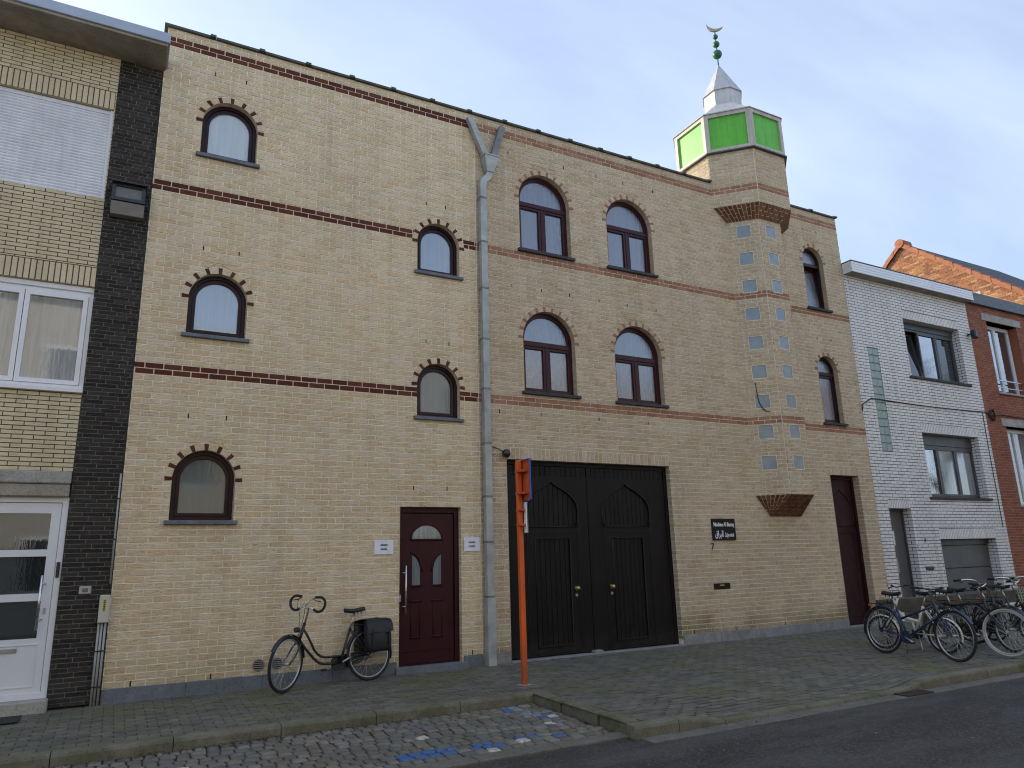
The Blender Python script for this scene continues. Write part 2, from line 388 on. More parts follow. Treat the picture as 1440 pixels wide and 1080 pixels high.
def part(name, mats, parent, fn):
    m = MB(); fn(m); return m.build(name, mats, parent)
def boxpart(name, mat, parent, *a, **k):
    m = MB(); m.box(*a, **k); return m.build(name, mat, parent)

# ------------------------------------------------------------------ brickwork
class Rect:
    def __init__(s, x0, x1, z0, z1): s.a, s.b, s.zb, s.zt, s.rect = x0, x1, z0, z1, True
    def span(s, z): return (s.a, s.b)
class Arch:
    def __init__(s, x0, x1, z0, zs, ring, z0c, H):
        s.a, s.b, s.zb, s.rect = x0, x1, z0, False; s.cx = (x0+x1)/2; s.r = (x1-x0)/2; s.zs = zs; s.R = s.r+ring; s.zt = zs+s.R
        s.zr = z0c+round((zs-z0c)/H)*H       # the ring starts on a course line
    def span(s, z):
        if z < s.zr: return (s.a, s.b)
        if z <= s.zs: return (s.cx-s.R, s.cx+s.R)
        h = math.sqrt(max(0, s.R**2-(z-s.zs)**2)); return (s.cx-h, s.cx+h)

def courses(z0, H, zmin, zmax):
    k = math.floor((zmin-z0)/H+1e-6); o = []
    while z0+k*H < zmax-1e-4:
        o.append((k, max(zmin, z0+k*H), min(zmax, z0+(k+1)*H))); k += 1
    return o

def brickwork(x0, x1, zmin, zmax, z0, H, L, j, ops, off=0.0, pick=None, bond=(0, .5)):
    """returns mortar trapezoids and bricks: (course, xbl, xbr, xtr, xtl, zb, zt, full)"""
    mort, br = [], []
    def fill(k, za, zb, lb, lt, rb, rtp):
        mort.append((lb, rb, rtp, lt, za, zb))
        o = off+bond[k % len(bond)]*L
        n = math.floor((min(lb, lt)-o)/L)
        while o+n*L < max(rb, rtp):
            a, c = o+n*L+j/2, o+(n+1)*L-j/2; n += 1
            bl, tl, brr, tr = max(a, lb), max(a, lt), min(c, rb), min(c, rtp)
            if brr-bl < .006 and tr-tl < .006: continue
            brr = max(brr, bl+.001); tr = max(tr, tl+.001)
            full = (bl == tl == a and brr == tr == c)
            br.append((k, bl, brr, tr, tl, za+j/2, max(zb-j/2, za+j/2+.004), full and zb-za > H*.98))
    for k, za, zb in courses(z0, H, zmin, zmax):
        cuts, patch = [], []
        for op in ops:
            if op.zt <= za+.002 or op.zb >= zb-.002: continue
            if op.zb > za+.006: a, b_ = op.span(op.zb); patch.append((a, b_, za, op.zb))
            if op.rect and op.zt < zb-.006: patch.append((op.a, op.b, op.zt, zb))
            a0, b0 = op.span(max(za, op.zb)+1e-5)
            a1, b1 = op.span(min(zb, op.zt)-1e-5) if (op.rect or op.zt >= zb) else (op.cx, op.cx)
            cuts.append((a0, b0, a1, b1))
        cuts.sort(); lb = lt = x0
        for a0, b0, a1, b1 in cuts:
            if a0 > lb or a1 > lt: fill(k, za, zb, lb, lt, max(lb, a0), max(lt, a1))
            lb, lt = max(lb, b0), max(lt, b1)
        if lb < x1 or lt < x1: fill(k, za, zb, lb, lt, max(lb, x1), max(lt, x1))
        for a, b_, zz0, zz1 in patch: fill(k, zz0, zz1, a, a, b_, b_)
    return mort, br
def ident(u, d, z): return (u, d, z)
def add_mortar(mb, mort, T=ident, d=.0068, m=0):
    for lb, rb, rt_, lt, z0, z1 in mort: mb.quad([T(lb, d, z0), T(rb, d, z0), T(rt_, d, z1), T(lt, d, z1)], m)
def add_brick(mb, b_, T=ident, m=0, r=None, dep=.014):
    k, bl, br_, tr, tl, z0, z1, full = b_
    d0 = random.uniform(-.0015, .0015)
    f = [T(bl, d0, z0), T(br_, d0, z0), T(tr, d0, z1), T(tl, d0, z1)]; g = [T(bl, dep, z0), T(br_, dep, z0), T(tr, dep, z1), T(tl, dep, z1)]
    r = random.random() if r is None else r
    mb.faces(f+g, [(0, 1, 2, 3), (4, 5, 1, 0), (5, 6, 2, 1), (6, 7, 3, 2), (7, 4, 0, 3)], m, r)
def wall_from(bricks, mort, parent, name_wall, mats, matsel, single_name='brick', T=ident, n_single=300, label=None):
    """one joined mesh of mortar and bricks, the nearest full bricks as objects of their own"""
    full = [b_ for b_ in bricks if b_[7]]
    full = [b_ for b_ in full if inview(T((b_[1]+b_[2])/2, 0, (b_[5]+b_[6])/2))]
    full.sort(key=lambda b_: (Vector(T((b_[1]+b_[2])/2, 0, b_[5]))-CAM).length)
    single = set(id(b_) for b_ in full[:n_single])
    mb = MB(); add_mortar(mb, mort, T); cache = {}
    for b_ in bricks:
        mi = matsel(b_)
        if id(b_) in single:
            cx, cz = (b_[1]+b_[2])/2, (b_[5]+b_[6])/2; key = (mi, round(b_[2]-b_[1], 4))
            if key not in cache:
                t = MB(); w, h = (b_[2]-b_[1])/2, (b_[6]-b_[5])/2
                t.faces([(-w, 0, -h), (w, 0, -h), (w, 0, h), (-w, 0, h), (-w, .014, -h), (w, .014, -h), (w, .014, h), (-w, .014, h)],
                        [(0, 1, 2, 3), (4, 5, 1, 0), (5, 6, 2, 1), (6, 7, 3, 2), (7, 4, 0, 3)])
                cache[key] = t.mesh(single_name, mats[mi])
            o = link(single_name, cache[key], parent, T(cx, random.uniform(-.0025, .001), cz))
        else: add_brick(mb, b_, T, mi)
    w = mb.build(name_wall, mats, parent); w['kind'] = 'stuff'
    return w
def soldier(mb, x0, x1, z0, z1, p, j, m=0, T=ident, d=0.0, dep=.014):
    n = max(1, round((x1-x0)/p)); p = (x1-x0)/n
    for i in range(n):
        a, c = x0+i*p+j/2, x0+(i+1)*p-j/2
        f = [T(a, d, z0), T(c, d, z0), T(c, d, z1), T(a, d, z1)]; g = [T(a, dep, z0), T(c, dep, z0), T(c, dep, z1), T(a, dep, z1)]
        mb.faces(f+g, [(0, 1, 2, 3), (4, 5, 1, 0), (5, 6, 2, 1), (6, 7, 3, 2), (7, 4, 0, 3)], m, random.random())

def arch_poly(x0, x1, z0, zs, t=0.0, n=20, b=None):
    cx, r = (x0+x1)/2, (x1-x0)/2-t
    b = t if b is None else b
    return [(cx-r, z0+b)]+[(cx-r*math.cos(math.pi*i/n), zs+r*math.sin(math.pi*i/n)) for i in range(n+1)]+[(cx+r, z0+b)]
def rect_poly(x0, x1, z0, z1, t=0.0): return [(x0+t, z0+t), (x0+t, z1-t), (x1-t, z1-t), (x1-t, z0+t)]

def voussoirs(parent, op, red, beige, z0c):
    """red headers alternating with wider beige pieces round the arch"""
    n = max(5, round(math.pi*op.r/.150)); tot = math.pi
    ph = tot/n; wr = .058/op.R
    def piece(a0, a1, mat):
        m = MB(); q = []
        r0, r1 = op.r+.001, op.R-.006
        for (rr, a) in ((r0, a0), (r0, a1), (r1, a1), (r1, a0)):
            q.append((op.cx-rr*math.cos(a), op.zs+rr*math.sin(a)))
        m.prism(q, -.001+random.uniform(-.002, .001), .02); m.build('brick', mat, parent)
    for i in range(n+1):
        a = i*ph; lo, hi = a-wr/2, a+wr/2
        piece(lo, hi, red)
        if i < n: piece(a+wr/2+.011/op.R, a+ph-wr/2-.011/op.R, beige)
    m = MB(); po, pi = arch_poly(op.cx-op.R, op.cx+op.R, op.zr, op.zs, 0, 24, 0), arch_poly(op.a, op.b, op.zr, op.zs, 0, 24, 0)
    k = len(po)
    for i in range(k-1): m.quad([(po[i][0], .0045, po[i][1]), (po[i+1][0], .0045, po[i+1][1]), (pi[i+1][0], .0045, pi[i+1][1]), (pi[i][0], .0045, pi[i][1])])
    h = op.R*.45; a = math.sqrt(op.R**2-h*h)
    m.quad([(op.cx-h, .0062, op.zs+a), (op.cx+h, .0062, op.zs+a), (op.cx+h, .0062, op.zt+.09), (op.cx-h, .0062, op.zt+.09)], 1)
    m.quad([(op.cx-h, .0062, op.zs+a), (op.cx-h*.5, .0062, op.zs+op.r+.003), (op.cx+h*.5, .0062, op.zs+op.r+.003), (op.cx+h, .0062, op.zs+a)], 0)
    return m
def reveal(mb, poly, y0, y1, m=0):
    for i in range(len(poly)-1):
        (xa, za), (xb, zb) = poly[i], poly[i+1]
        mb.quad([(xa, y0, za), (xb, y0, zb), (xb, y1, zb), (xa, y1, za)], m, random.random())
def jamb_bricks(mb, x, sgn, y1, zlo, zhi, z0, H, j, m=0):
    for k, za, zb in courses(z0, H, zlo, zhi):
        segs = ((.0, y1),) if k % 2 else ((.0, min(.10, y1*.6)), (min(.10, y1*.6)+j, y1))
        for a, c in segs:
            xx = x+sgn*.004
            mb.quad([(xx, a, za+j/2), (xx, c, za+j/2), (xx, c, zb-j/2), (xx, a, zb-j/2)], m, random.random())

# ================================================================== the setting: road, bay, kerb, pavement
def smooth(t): t = max(0, min(1, t)); return t*t*(3-2*t)
def drop(x): return smooth((x-5.1)/.8)*(1-smooth((x-8.55)/.75))
def zpav(x, y):
    d = -y; base = -.022*d if d < 2.2 else -.048-.010*(d-2.2)
    return base-.085*drop(x)*smooth((d-2.6)/1.7)
ROAD = -.185
m = MB(); m.quad([(-400, -400, -.6), (600, -400, -.6), (600, 400, -.6), (-400, 400, -.6)])
tag(m.build('ground', 'ground_far'), kind='structure')
m = MB()
m.quad([(-120, -11.0, ROAD), (160, -11.0, ROAD), (160, -4.18, ROAD), (-120, -4.18, ROAD)])
tag(m.build('road', 'asphalt'), kind='structure')
m = MB(); m.box(-60, 90, -13.2, -11.0, -.5, -.05)
tag(m.build('pavement_opposite', 'paver_grey'), kind='structure')

# pavement: a bed with every paver in view
pave = tag(bpy.data.objects.new('pavement', None), kind='structure'); C.objects.link(pave)
bed = MB(); X0, X1 = -14.0, 46.0; KB1, KB2 = -2.08, -4.13
xs = [X0+i*.5 for i in range(37)]+[4.5+i*.1 for i in range(1, 61)]+[10.5+i*.5 for i in range(1, 72)]
for xa, xb in zip(xs[:-1], xs[1:]):
    yend = KB1 if xb <= 4.6 else KB2
    n = 24 if 4.5 <= xa < 10.5 else 8
    for i in range(n):
        ya, yb = .02+(yend-.02)*i/n, .02+(yend-.02)*(i+1)/n
        bed.quad([(xa, yb, zpav(xa, yb)-.0095), (xb, yb, zpav(xb, yb)-.0095), (xb, ya, zpav(xb, ya)-.0095), (xa, ya, zpav(xa, ya)-.0095)])
bed.build('bedding', 'joint_moss', pave)
PL, PW, PJ = .205, .1025, .007
pv = []
r = 0; y = -.012
while y-PW > KB2:
    x = -1.6+(r % 2)*PL/2
    while x < 22:
        xa = x if y-PW > KB1 else max(x, 4.782)
        if x+PL-xa > .03 and inview((x+PL/2, y-PW/2, 0), 25): pv.append(((xa+x+PL)/2, y-PW/2, x+PL-xa))
        x += PL
    y -= PW; r += 1
pv.sort(key=lambda p: (Vector((p[0], p[1], 0))-CAM).length)
pmesh = []
for k in range(4):
    t = MB(); w, h, e = (PL-PJ)/2, (PW-PJ)/2, .006
    top = [(-w+e, -h+e, random.uniform(-.002, .002)), (w-e, -h+e, random.uniform(-.002, .002)), (w-e, h-e, random.uniform(-.002, .002)), (-w+e, h-e, random.uniform(-.002, .002))]
    mid = [(-w, -h, -.005), (w, -h, -.005), (w, h, -.005), (-w, h, -.005)]; bot = [(a, b2, -.03) for a, b2, _ in mid]
    t.faces(top+mid+bot, [(0, 1, 2, 3)]+[(4+i, 4+(i+1) % 4, (i+1) % 4, i) for i in range(4)]+[(8+i, 8+(i+1) % 4, 4+(i+1) % 4, 4+i) for i in range(4)])
    pmesh.append(t.mesh('paver', 'paver_grey'))
rest = MB()
n_one = 0
for i, (x, y, wd) in enumerate(pv):
    z = zpav(x, y)+random.uniform(-.004, .003)
    if n_one < 300 and wd > PL-.001: n_one += 1; link('paver', pmesh[i % 4], pave, (x, y, z))
    else:
        w, h = (wd-PJ)/2, (PW-PJ)/2
        q = [(x+a*w, y+b2*h, zpav(x+a*w, y+b2*h)+z-zpav(x, y)+random.uniform(-.002, .002)) for a, b2 in ((-1, -1), (1, -1), (1, 1), (-1, 1))]
        rest.faces(q+[(a, b2, c2-.012) for a, b2, c2 in q], [(0, 1, 2, 3)]+[(4+k, 4+(k+1) % 4, (k+1) % 4, k) for k in range(4)], 0, random.random())
tag(rest.build('pavers', 'paver_grey', pave), kind='stuff')

# kerbs
kerb = tag(bpy.data.objects.new('kerb', None), kind='structure'); C.objects.link(kerb)
def kerb_stone(p0, p1, nrm, w, ztop0, ztop1, zbot=-.45, rad=.025, zf=None):
    """stone from p0 to p1, front towards nrm"""
    m = MB(); p0, p1, nrm = Vector((*p0, 0)), Vector((*p1, 0)), Vector((*nrm, 0)); t = (p1-p0).normalized()
    p0, p1 = p0+t*.004, p1-t*.004
    prof = [(-w, -.45)] + [(-w, -.006), (-w+.006, 0), (-rad*1.2, 0), (-rad*.45, -rad*.3), (0, -rad*1.3), (.012, -.45)]
    n = len(prof); rows = []
    K = 6
    for i in range(K+1):
        f = i/K; p = p0.lerp(p1, f); zt = zf(p.x) if zf else ztop0+(ztop1-ztop0)*f
        rows.append([(p+nrm*a).to_tuple()[:2]+((zt+b2) if b2 > -.4 else zbot,) for a, b2 in prof])
    vs = [v for r_ in rows for v in r_]; fs = []
    for i in range(K):
        for k in range(n-1): fs.append((i*n+k, (i+1)*n+k, (i+1)*n+k+1, i*n+k+1))
    fs += [tuple(range(n)), tuple(range(K*n+n-1, K*n-1, -1))]
    m.faces(vs, fs); return m.build('kerb_stone', 'kerb_concrete', kerb)
KT = lambda x: zpav(x, -2.1)+.004
x = -6.35
while x < 4.55:
    e = min(x+1.0, 4.62); kerb_stone((x, -2.235), (e, -2.235), (0, -1), .15, KT(x)+random.uniform(-.004, .004), KT(e)+random.uniform(-.004, .004)); x = e
for ya, yb in ((-2.085, -2.86), (-2.86, -3.6), (-3.6, -4.12)):
    kerb_stone((4.625, ya), (4.60, yb), (-1, 0), .16, zpav(4.7, ya)+.004, zpav(4.7, yb)+.004)
def KT2(x): return zpav(x, -4.2)+.004
for xa, xb in [(4.56, 5.12)]+[(5.12+i*.62, 5.12+(i+1)*.62) for i in range(6)]+[(8.84, 9.46)]+[(9.46+i, 10.46+i) for i in range(12)]:
    kerb_stone((xa, -4.275), (xb, -4.275), (0, -1), .145, KT2(xa), KT2(xb), zf=KT2)
# gutter slabs along the kerb and along the bay
gut = tag(bpy.data.objects.new('gutter', None), kind='structure'); C.objects.link(gut)
for i in range(44):
    xa = 4.62+i*.40
    boxpart('slab', 'gutter_concrete', gut, xa+.004, xa+.396, -4.50+random.uniform(-.006, .006), -4.292, ROAD-.05, ROAD+.006+random.uniform(0, .004), 0, random.random(), .004)
for i in range(12):
    xa = -5.4+i*.835
    boxpart('slab', 'gutter_concrete', gut, xa+.004, min(xa+.831, 4.585), -4.19+random.uniform(-.004, .004), -3.985, ROAD-.08, ROAD+.022+random.uniform(0, .004), 0, random.random(), .008)
dg = thing('drain_grate', 'small rusty iron drain cover set in the gutter by the kerb', 'drain', loc=(8.68, -4.40, ROAD+.018))
def grate(m):
    m.box(-.24, .24, -.10, -.07, -.03, .006); m.box(-.24, .24, .07, .10, -.03, .006); m.box(-.24, -.21, -.07, .07, -.03, .006); m.box(.21, .24, -.07, .07, -.03, .006)
part('frame', 'rust_iron', dg, grate)
for i in range(9): boxpart('bar', 'rust_iron', dg, -.19+i*.044, -.165+i*.044, -.068, .068, -.02, .003)

# parking bay of stone setts
bay = tag(bpy.data.objects.new('parking_bay', None), kind='structure'); C.objects.link(bay)
def zbay(y): return -.145-.018*(-y-2.25)
m = MB(); m.quad([(-6.3, -3.985, zbay(-3.98)-.014), (4.60, -3.985, zbay(-3.98)-.014), (4.60, -2.24, zbay(-2.24)-.014), (-6.3, -2.24, zbay(-2.24)-.014)]); m.build('bedding', 'joint_dirt', bay)
def sett_mesh(w, h, mat):
    t = MB(); g = []
    for iy in range(4):
        for ix in range(4):
            u, v = (-1, -.72, .72, 1)[ix], (-1, -.72, .72, 1)[iy]; edge = (abs(u) == 1)+(abs(v) == 1)
            g.append((u*w*(.94 if edge == 2 else 1)+random.uniform(-.003, .003), v*h*(.94 if edge == 2 else 1)+random.uniform(-.003, .003), (0, -.012, -.020)[edge]+random.uniform(-.0035, .0035)))
    fs = [(r_*4+k, r_*4+k+1, r_*4+k+5, r_*4+k+4) for r_ in range(3) for k in range(3)]
    rim = [0, 1, 2, 3, 7, 11, 15, 14, 13, 12, 8, 4]; g += [(g[i][0], g[i][1], -.05) for i in rim]
    fs += [(16+k, 16+(k+1) % 12, rim[(k+1) % 12], rim[k]) for k in range(12)]
    t.faces(g, fs, 0, 0, True); return t
st = []
yrow = -2.262; rr = 0
while yrow > -3.9:
    dep = random.uniform(.118, .134); x = -2.0+random.uniform(0, .1)
    if yrow-dep < -3.98: dep = yrow+3.98
    while x < 4.585:
        w = random.uniform(.098, .158); w = min(w, 4.585-x)
        if w > .05 and inview((x+w/2, yrow-dep/2, zbay(yrow)), 20): st.append((x+w/2, yrow-dep/2, w, dep, rr))
        x += w
    yrow -= dep; rr += 1
st.sort(key=lambda p: (Vector((p[0], p[1], -.15))-CAM).length)
sv = {k: [sett_mesh(.5, .5, 0) for _ in range(1)] for k in 'a'}
base = [None]*6
smesh = {}
for nm in ('sett_stone', 'sett_blue_paint', 'sett_white_paint', 'sett_pale_blue_paint'):
    smesh[nm] = [sett_mesh(.058, .0565, 0).mesh('sett', nm) for _ in range(6)]
rest = MB()
for i, (x, y, w, dep, rw) in enumerate(st):
    mat = 'sett_stone'
    if -3.72 < y < -3.58 and 2.40 < x < 4.06 and random.random() < (.85 if x < 3.4 else .45): mat = 'sett_blue_paint'
    elif -3.86 < y < -3.72 and 2.40 < x < 3.8 and random.random() < .07: mat = 'sett_white_paint'
    elif -3.52 < y < -2.3 and 4.12 < x < 4.52:
        q = random.random()
        mat = 'sett_blue_paint' if q < .08 and x < 4.4 else 'sett_pale_blue_paint' if q < .34 else 'sett_white_paint' if q < .355 else mat
    elif random.random() < .008: mat = 'sett_white_paint'
    z = zbay(y)+random.uniform(-.006, .006)
    sx, sy = (w-.010)/.116, (dep-.010)/.113
    if i < 300:
        o = link('sett', random.choice(smesh[mat]), bay, (x, y, z)); o.scale = (sx, sy, 1); o.rotation_euler = (random.uniform(-.03, .03), random.uniform(-.03, .03), random.uniform(-.05, .05))
    else:
        t = sett_mesh(.058*sx, .0565*sy, 0); rest.faces([(a+x, b2+y, c2+z) for a, b2, c2 in t.v], t.f, ['sett_stone', 'sett_blue_paint', 'sett_white_paint', 'sett_pale_blue_paint'].index(mat), random.random(), True)
tag(rest.build('setts', ['sett_stone', 'sett_blue_paint', 'sett_white_paint', 'sett_pale_blue_paint'], bay), kind='stuff')

# fallen leaves and grit along the kerb
m = MB()
for i in range(620):
    q = random.random()
    if q < .62: x = random.triangular(-1.0, 4.5, 1.2); y = -2.265-abs(random.gauss(0, .06)); z = zbay(y)+.004
    elif q < .72: x = 4.575-abs(random.gauss(0, .05)); y = random.uniform(-3.9, -2.3); z = zbay(y)+.004
    elif q < .9: x = random.uniform(4.7, 14); y = -4.30-abs(random.gauss(0, .06)); z = ROAD+.016
    else: x = random.uniform(0, 14); y = random.uniform(-4.0 if x > 5 else -2.0, -.05); z = zpav(x, y)+.006
    s_ = random.uniform(.008, .024)*(.5 if q > .9 else 1); a = random.uniform(0, 6.28); t = random.uniform(-.008, .014)
    ca, sa = math.cos(a)*s_, math.sin(a)*s_
    m.quad([(x+ca, y+sa, z), (x-sa*.5, y+ca*.5, z+abs(t)), (x-ca, y-sa, z+.002), (x+sa*.5, y-ca*.5, z+abs(t)*.6)], 0 if random.random() < .8 else 1)
tag(m.build('leaf_litter', ['leaf_brown', 'gutter_concrete']), 'brown fallen leaves and grit lying along the kerb', 'leaves', kind='stuff')

# ================================================================== the mosque
ZC, H, L, J = 4.05, .081, .2265, .0140
mosque = thing('mosque_building', 'beige brick mosque with arched windows, red brick bands and a small green-topped minaret', 'mosque')
XJ, XR, ZTOP = 5.02, 14.71, 9.375
A = lambda x0, x1, z0, zt, ring=.095: Arch(x0, x1, z0, zt-(x1-x0)/2, ring, ZC, H)
LW = [A(.57, 1.35, 7.42, 8.36), A(.58, 1.355, 4.67, 5.60), A(.565, 1.345, 2.14, 3.07), A(3.945, 4.70, 6.17, 7.08), A(3.95, 4.685, 3.745, 4.63)]
RW = [A(5.895, 6.98, 6.93, 8.50), A(7.83, 8.935, 6.93, 8.45), A(5.895, 6.96, 4.31, 5.81), A(7.835, 8.945, 4.29, 5.80)]
NW = [A(13.355, 14.04, 6.92, 8.44), A(13.385, 14.035, 4.265, 5.80)]
DOOR = Rect(3.69, 4.68, -.1, 2.345); GATE = Rect(5.51, 8.925, -.1, 3.34); RDOOR = Rect(13.32, 14.24, -.1, 3.32)
COLUMN = Rect(11.10, 12.60, 2.66, 8.5)
REDC = (0, 1, 33, 34, 62, 63)
ml, bl_ = brickwork(0, XJ-.006, .02, ZTOP, ZC, H, L, J, LW+[DOOR], .011)
mr, br_ = brickwork(XJ+.006, XR, .02, ZTOP, ZC, H, L, J, RW+NW+[GATE, RDOOR, COLUMN], .10)
isred = lambda b_: b_[0] in REDC
zero = lambda b_: 0
def walls(parent, bricks, mort, nm, mats, n):
    mb = MB(); add_mortar(mb, mort); return wall_from(bricks, mort, parent, nm, mats, zero, 'brick', ident, n)
# joined meshes: slot 0 must be mortar for the mortar quads, so bricks use slot 1 and 2
def facade(parent, bricks, mort, mats, n, nred):
    nb = [b_ for b_ in bricks if not isred(b_)]; rd = [b_ for b_ in bricks if isred(b_)]
    wall_from(nb, mort, parent, 'wall', mats, lambda b_: 1, 'brick', ident, n)
    wall_from(rd, [], parent, 'red_band', mats, lambda b_: 2, 'red_brick', ident, nred)
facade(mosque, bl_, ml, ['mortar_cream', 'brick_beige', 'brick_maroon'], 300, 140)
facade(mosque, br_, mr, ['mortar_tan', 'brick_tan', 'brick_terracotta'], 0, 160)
boxpart('expansion_joint', 'mortar_cream', mosque, XJ-.008, XJ+.008, .003, .03, .02, ZTOP)
# body behind the facade
def body(m):
    m.box(0.004, XR-.004, .46, 9.0, -.3, 9.30)
part('body', 'render_back', mosque, body)
def rim(m):
    m.quad([(.001, 0.006, 0), (.001, .5, 0), (.001, .5, ZTOP), (.001, 0.006, ZTOP)]); m.quad([(XR-.001, .5, 0), (XR-.001, 0.006, 0), (XR-.001, 0.006, ZTOP), (XR-.001, .5, ZTOP)])
    m.quad([(0, .006, ZTOP), (XR, .006, ZTOP), (XR, .5, ZTOP), (0, .5, ZTOP)])
part('wall_edge', 'brick_tan', mosque, rim)
# coping tiles
def coping(xa, xb, n):
    p = (xb-xa)/n
    for i in range(n):
        a, c = xa+i*p, xa+(i+1)*p; m = MB()
        prof = [(-.04, ZTOP-.004), (-.045, ZTOP+.03), (-.01, ZTOP+.055), (.13, ZTOP+.075), (.30, ZTOP+.05), (.30, ZTOP-.004)]
        def ring_(x, g): return [(x, y-(g if y < 0 else -g), z+g) for y, z in prof]
        rows_ = [ring_(a+.002, 0), ring_(c-.09, 0), ring_(c-.085, .016), ring_(c-.004, .016)]
        k = len(prof); vs = [v for r_ in rows_ for v in r_]; fs = []
        for q in range(3): fs += [(q*k+t, q*k+(t+1) % k, (q+1)*k+(t+1) % k, (q+1)*k+t) for t in range(k)]
        fs += [tuple(range(k))[::-1], tuple(range(3*k, 4*k))]
        m.faces(vs, fs); m.build('coping_tile', 'coping_tile', mosque)
coping(-.05, 10.69, 15); coping(13.02, XR+.03, 2)
# plinth of blue stone slabs
def plinth(xa, xb, zt, n, mat):
    p = (xb-xa)/n
    for i in range(n): boxpart('plinth_slab', mat, mosque, xa+i*p+.002, xa+(i+1)*p-.002, -.018, .05, -.25, zt+random.uniform(-.002, .002), 0, 0, .004)
plinth(0, 3.66, .165, 4, 'bluestone'); plinth(4.71, 5.02, .165, 1, 'bluestone'); plinth(5.02, 5.50, .165, 1, 'bluestone_grey')
plinth(8.94, 13.31, .165, 5, 'bluestone_grey'); plinth(14.25, XR, .165, 1, 'bluestone_grey')
# weep joints: dark open joints in the brickwork
m = MB()
for x, z in [(.69, 8.72), (1.14, 8.72), (.72, 5.88), (1.2, 5.88), (.70, 3.45), (1.18, 3.45), (4.1, 7.4), (4.45, 7.4), (4.1, 4.95), (4.5, 4.95), (.3, .2), (1.2, .2), (4.85, .2), (3.9, 2.6), (4.45, 2.6),
             (5.7, 8.72), (6.9, 8.72), (7.65, 8.72), (8.3, 8.72), (9.05, 8.72), (5.7, 6.13), (6.3, 6.13), (6.9, 6.13), (7.55, 6.13), (8.2, 6.13), (8.9, 6.13), (9.2, .2), (10.2, .2), (11.5, .2), (13.5, 8.85), (13.95, 8.85), (13.5, 6.13), (13.95, 6.13), (5.4, 3.85), (6.2, 3.85), (7.4, 3.85), (8.5, 3.85)]:
    z = ZC+round((z-ZC)/H)*H; boxpart('weep_joint', 'void_black', mosque, x-.008, x+.008, -.0022, .003, z+.008, z+H-.008)

DW = .13
def window(op, kind, sillmat, red, beige, mort, wallm, frame):
    x0, x1, z0, zs = op.a, op.b, op.zb, op.zs; cx = op.cx
    wnd = bpy.data.objects.new('window', None); C.objects.link(wnd); wnd.parent = mosque
    voussoirs(wnd, op, red, beige, ZC).build('arch_mortar', [mort, beige], wnd)
    m = MB(); reveal(m, arch_poly(x0, x1, z0, zs, 0, 28, 0), .004, DW+.06); m.build('reveal', wallm, wnd)
    m = MB(); jamb_bricks(m, x0, 1, DW, z0, zs, ZC, H, J); jamb_bricks(m, x1, -1, DW, z0, zs, ZC, H, J); m.build('jamb_bricks', wallm, wnd)['kind'] = 'stuff'
    t = .052
    if kind == 'single':
        m = MB(); m.ring(arch_poly(x0, x1, z0, zs), arch_poly(x0, x1, z0, zs, t), DW-.025, DW+.06)
        m.ring(arch_poly(x0, x1, z0, zs, t), arch_poly(x0, x1, z0, zs, t+.012), DW+.006, DW+.06)
        m.ring(arch_poly(x0, x1, z0, zs, t+.012), arch_poly(x0, x1, z0, zs, t+.052), DW-.010, DW+.06)
        m.build('frame', frame, wnd)
        m = MB(); m.quad([(x, DW+.02, z) for x, z in arch_poly(x0, x1, z0, zs, t+.048)]); m.build('pane', 'glass_blind' if op is LW[0] else 'glass_smoked' if op in (LW[2], LW[4]) else 'glass_frosted', wnd)
    else:
        tr = zs-.09
        m = MB(); m.ring(arch_poly(x0, x1, z0, zs), arch_poly(x0, x1, z0, zs, t), DW-.02, DW+.06); m.build('frame', frame, wnd)
        boxpart('transom', frame, wnd, x0+t, x1-t, DW-.028, DW+.06, tr-.02, tr+.05, 0, 0, .006)
        po = [p for p in arch_poly(x0, x1, z0, zs, t) if p[1] > tr+.05]
        po = [(po[0][0], tr+.05)]+po+[(po[-1][0], tr+.05)]
        cxm, zm = cx, tr+.05+(zs+op.r-tr)*.42
        m = MB(); pi = [(cxm+(x-cxm)*.925, zm+(z-zm)*.90) for x, z in po]; m.ring(po, pi, DW-.008, DW+.06); m.build('fanlight_frame', frame, wnd)
        g = 'glass_rippled'
        m = MB(); m.quad([(x, DW+.02, z) for x, z in po]); m.build('pane', g, wnd)
        if kind == 'double':
            for a, c in ((x0+t, cx-.028), (cx+.028, x1-t)):
                m = MB(); m.ring(rect_poly(a, c, z0+.05, tr-.02), rect_poly(a, c, z0+.05, tr-.02, .045), DW-.012, DW+.06)
                m.ring(rect_poly(a, c, z0+.05, tr-.02, .045), rect_poly(a, c, z0+.05, tr-.02, .056), DW+.008, DW+.06); m.build('sash', frame, wnd)
                m = MB(); m.quad([(x, DW+.02, z) for x, z in rect_poly(a, c, z0+.05, tr-.02, .04)]); m.build('pane', g, wnd)
            boxpart('mullion', frame, wnd, cx-.028, cx+.028, DW-.024, DW+.06, z0+.05, tr-.02, 0, 0, .005)
        else:
            a, c = x0+t, x1-t
            T = ident
            if op is NW[0]:
                zb_ = z0+.05; tilt = R(6)       # bottom-hung sash tipped inwards
                T = lambda x, y, z: (x, y+(z-zb_)*math.sin(tilt), zb_+(z-zb_)*math.cos(tilt))
            m = MB(); m.ring(rect_poly(a, c, z0+.05, tr-.02), rect_poly(a, c, z0+.05, tr-.02, .05), DW-.008, DW+.05, 0, T); m.build('sash', frame, wnd)
            m = MB(); m.quad([T(x, DW+.02, z) for x, z in rect_poly(a, c, z0+.05, tr-.02, .045)]); m.build('pane', g, wnd)
    e = .055
    m = MB(); m.box(x0-e, x1+e, -.055, DW-.02, z0-.052, z0+.001, 0, 0, .006); m.build('sill', sillmat, wnd)
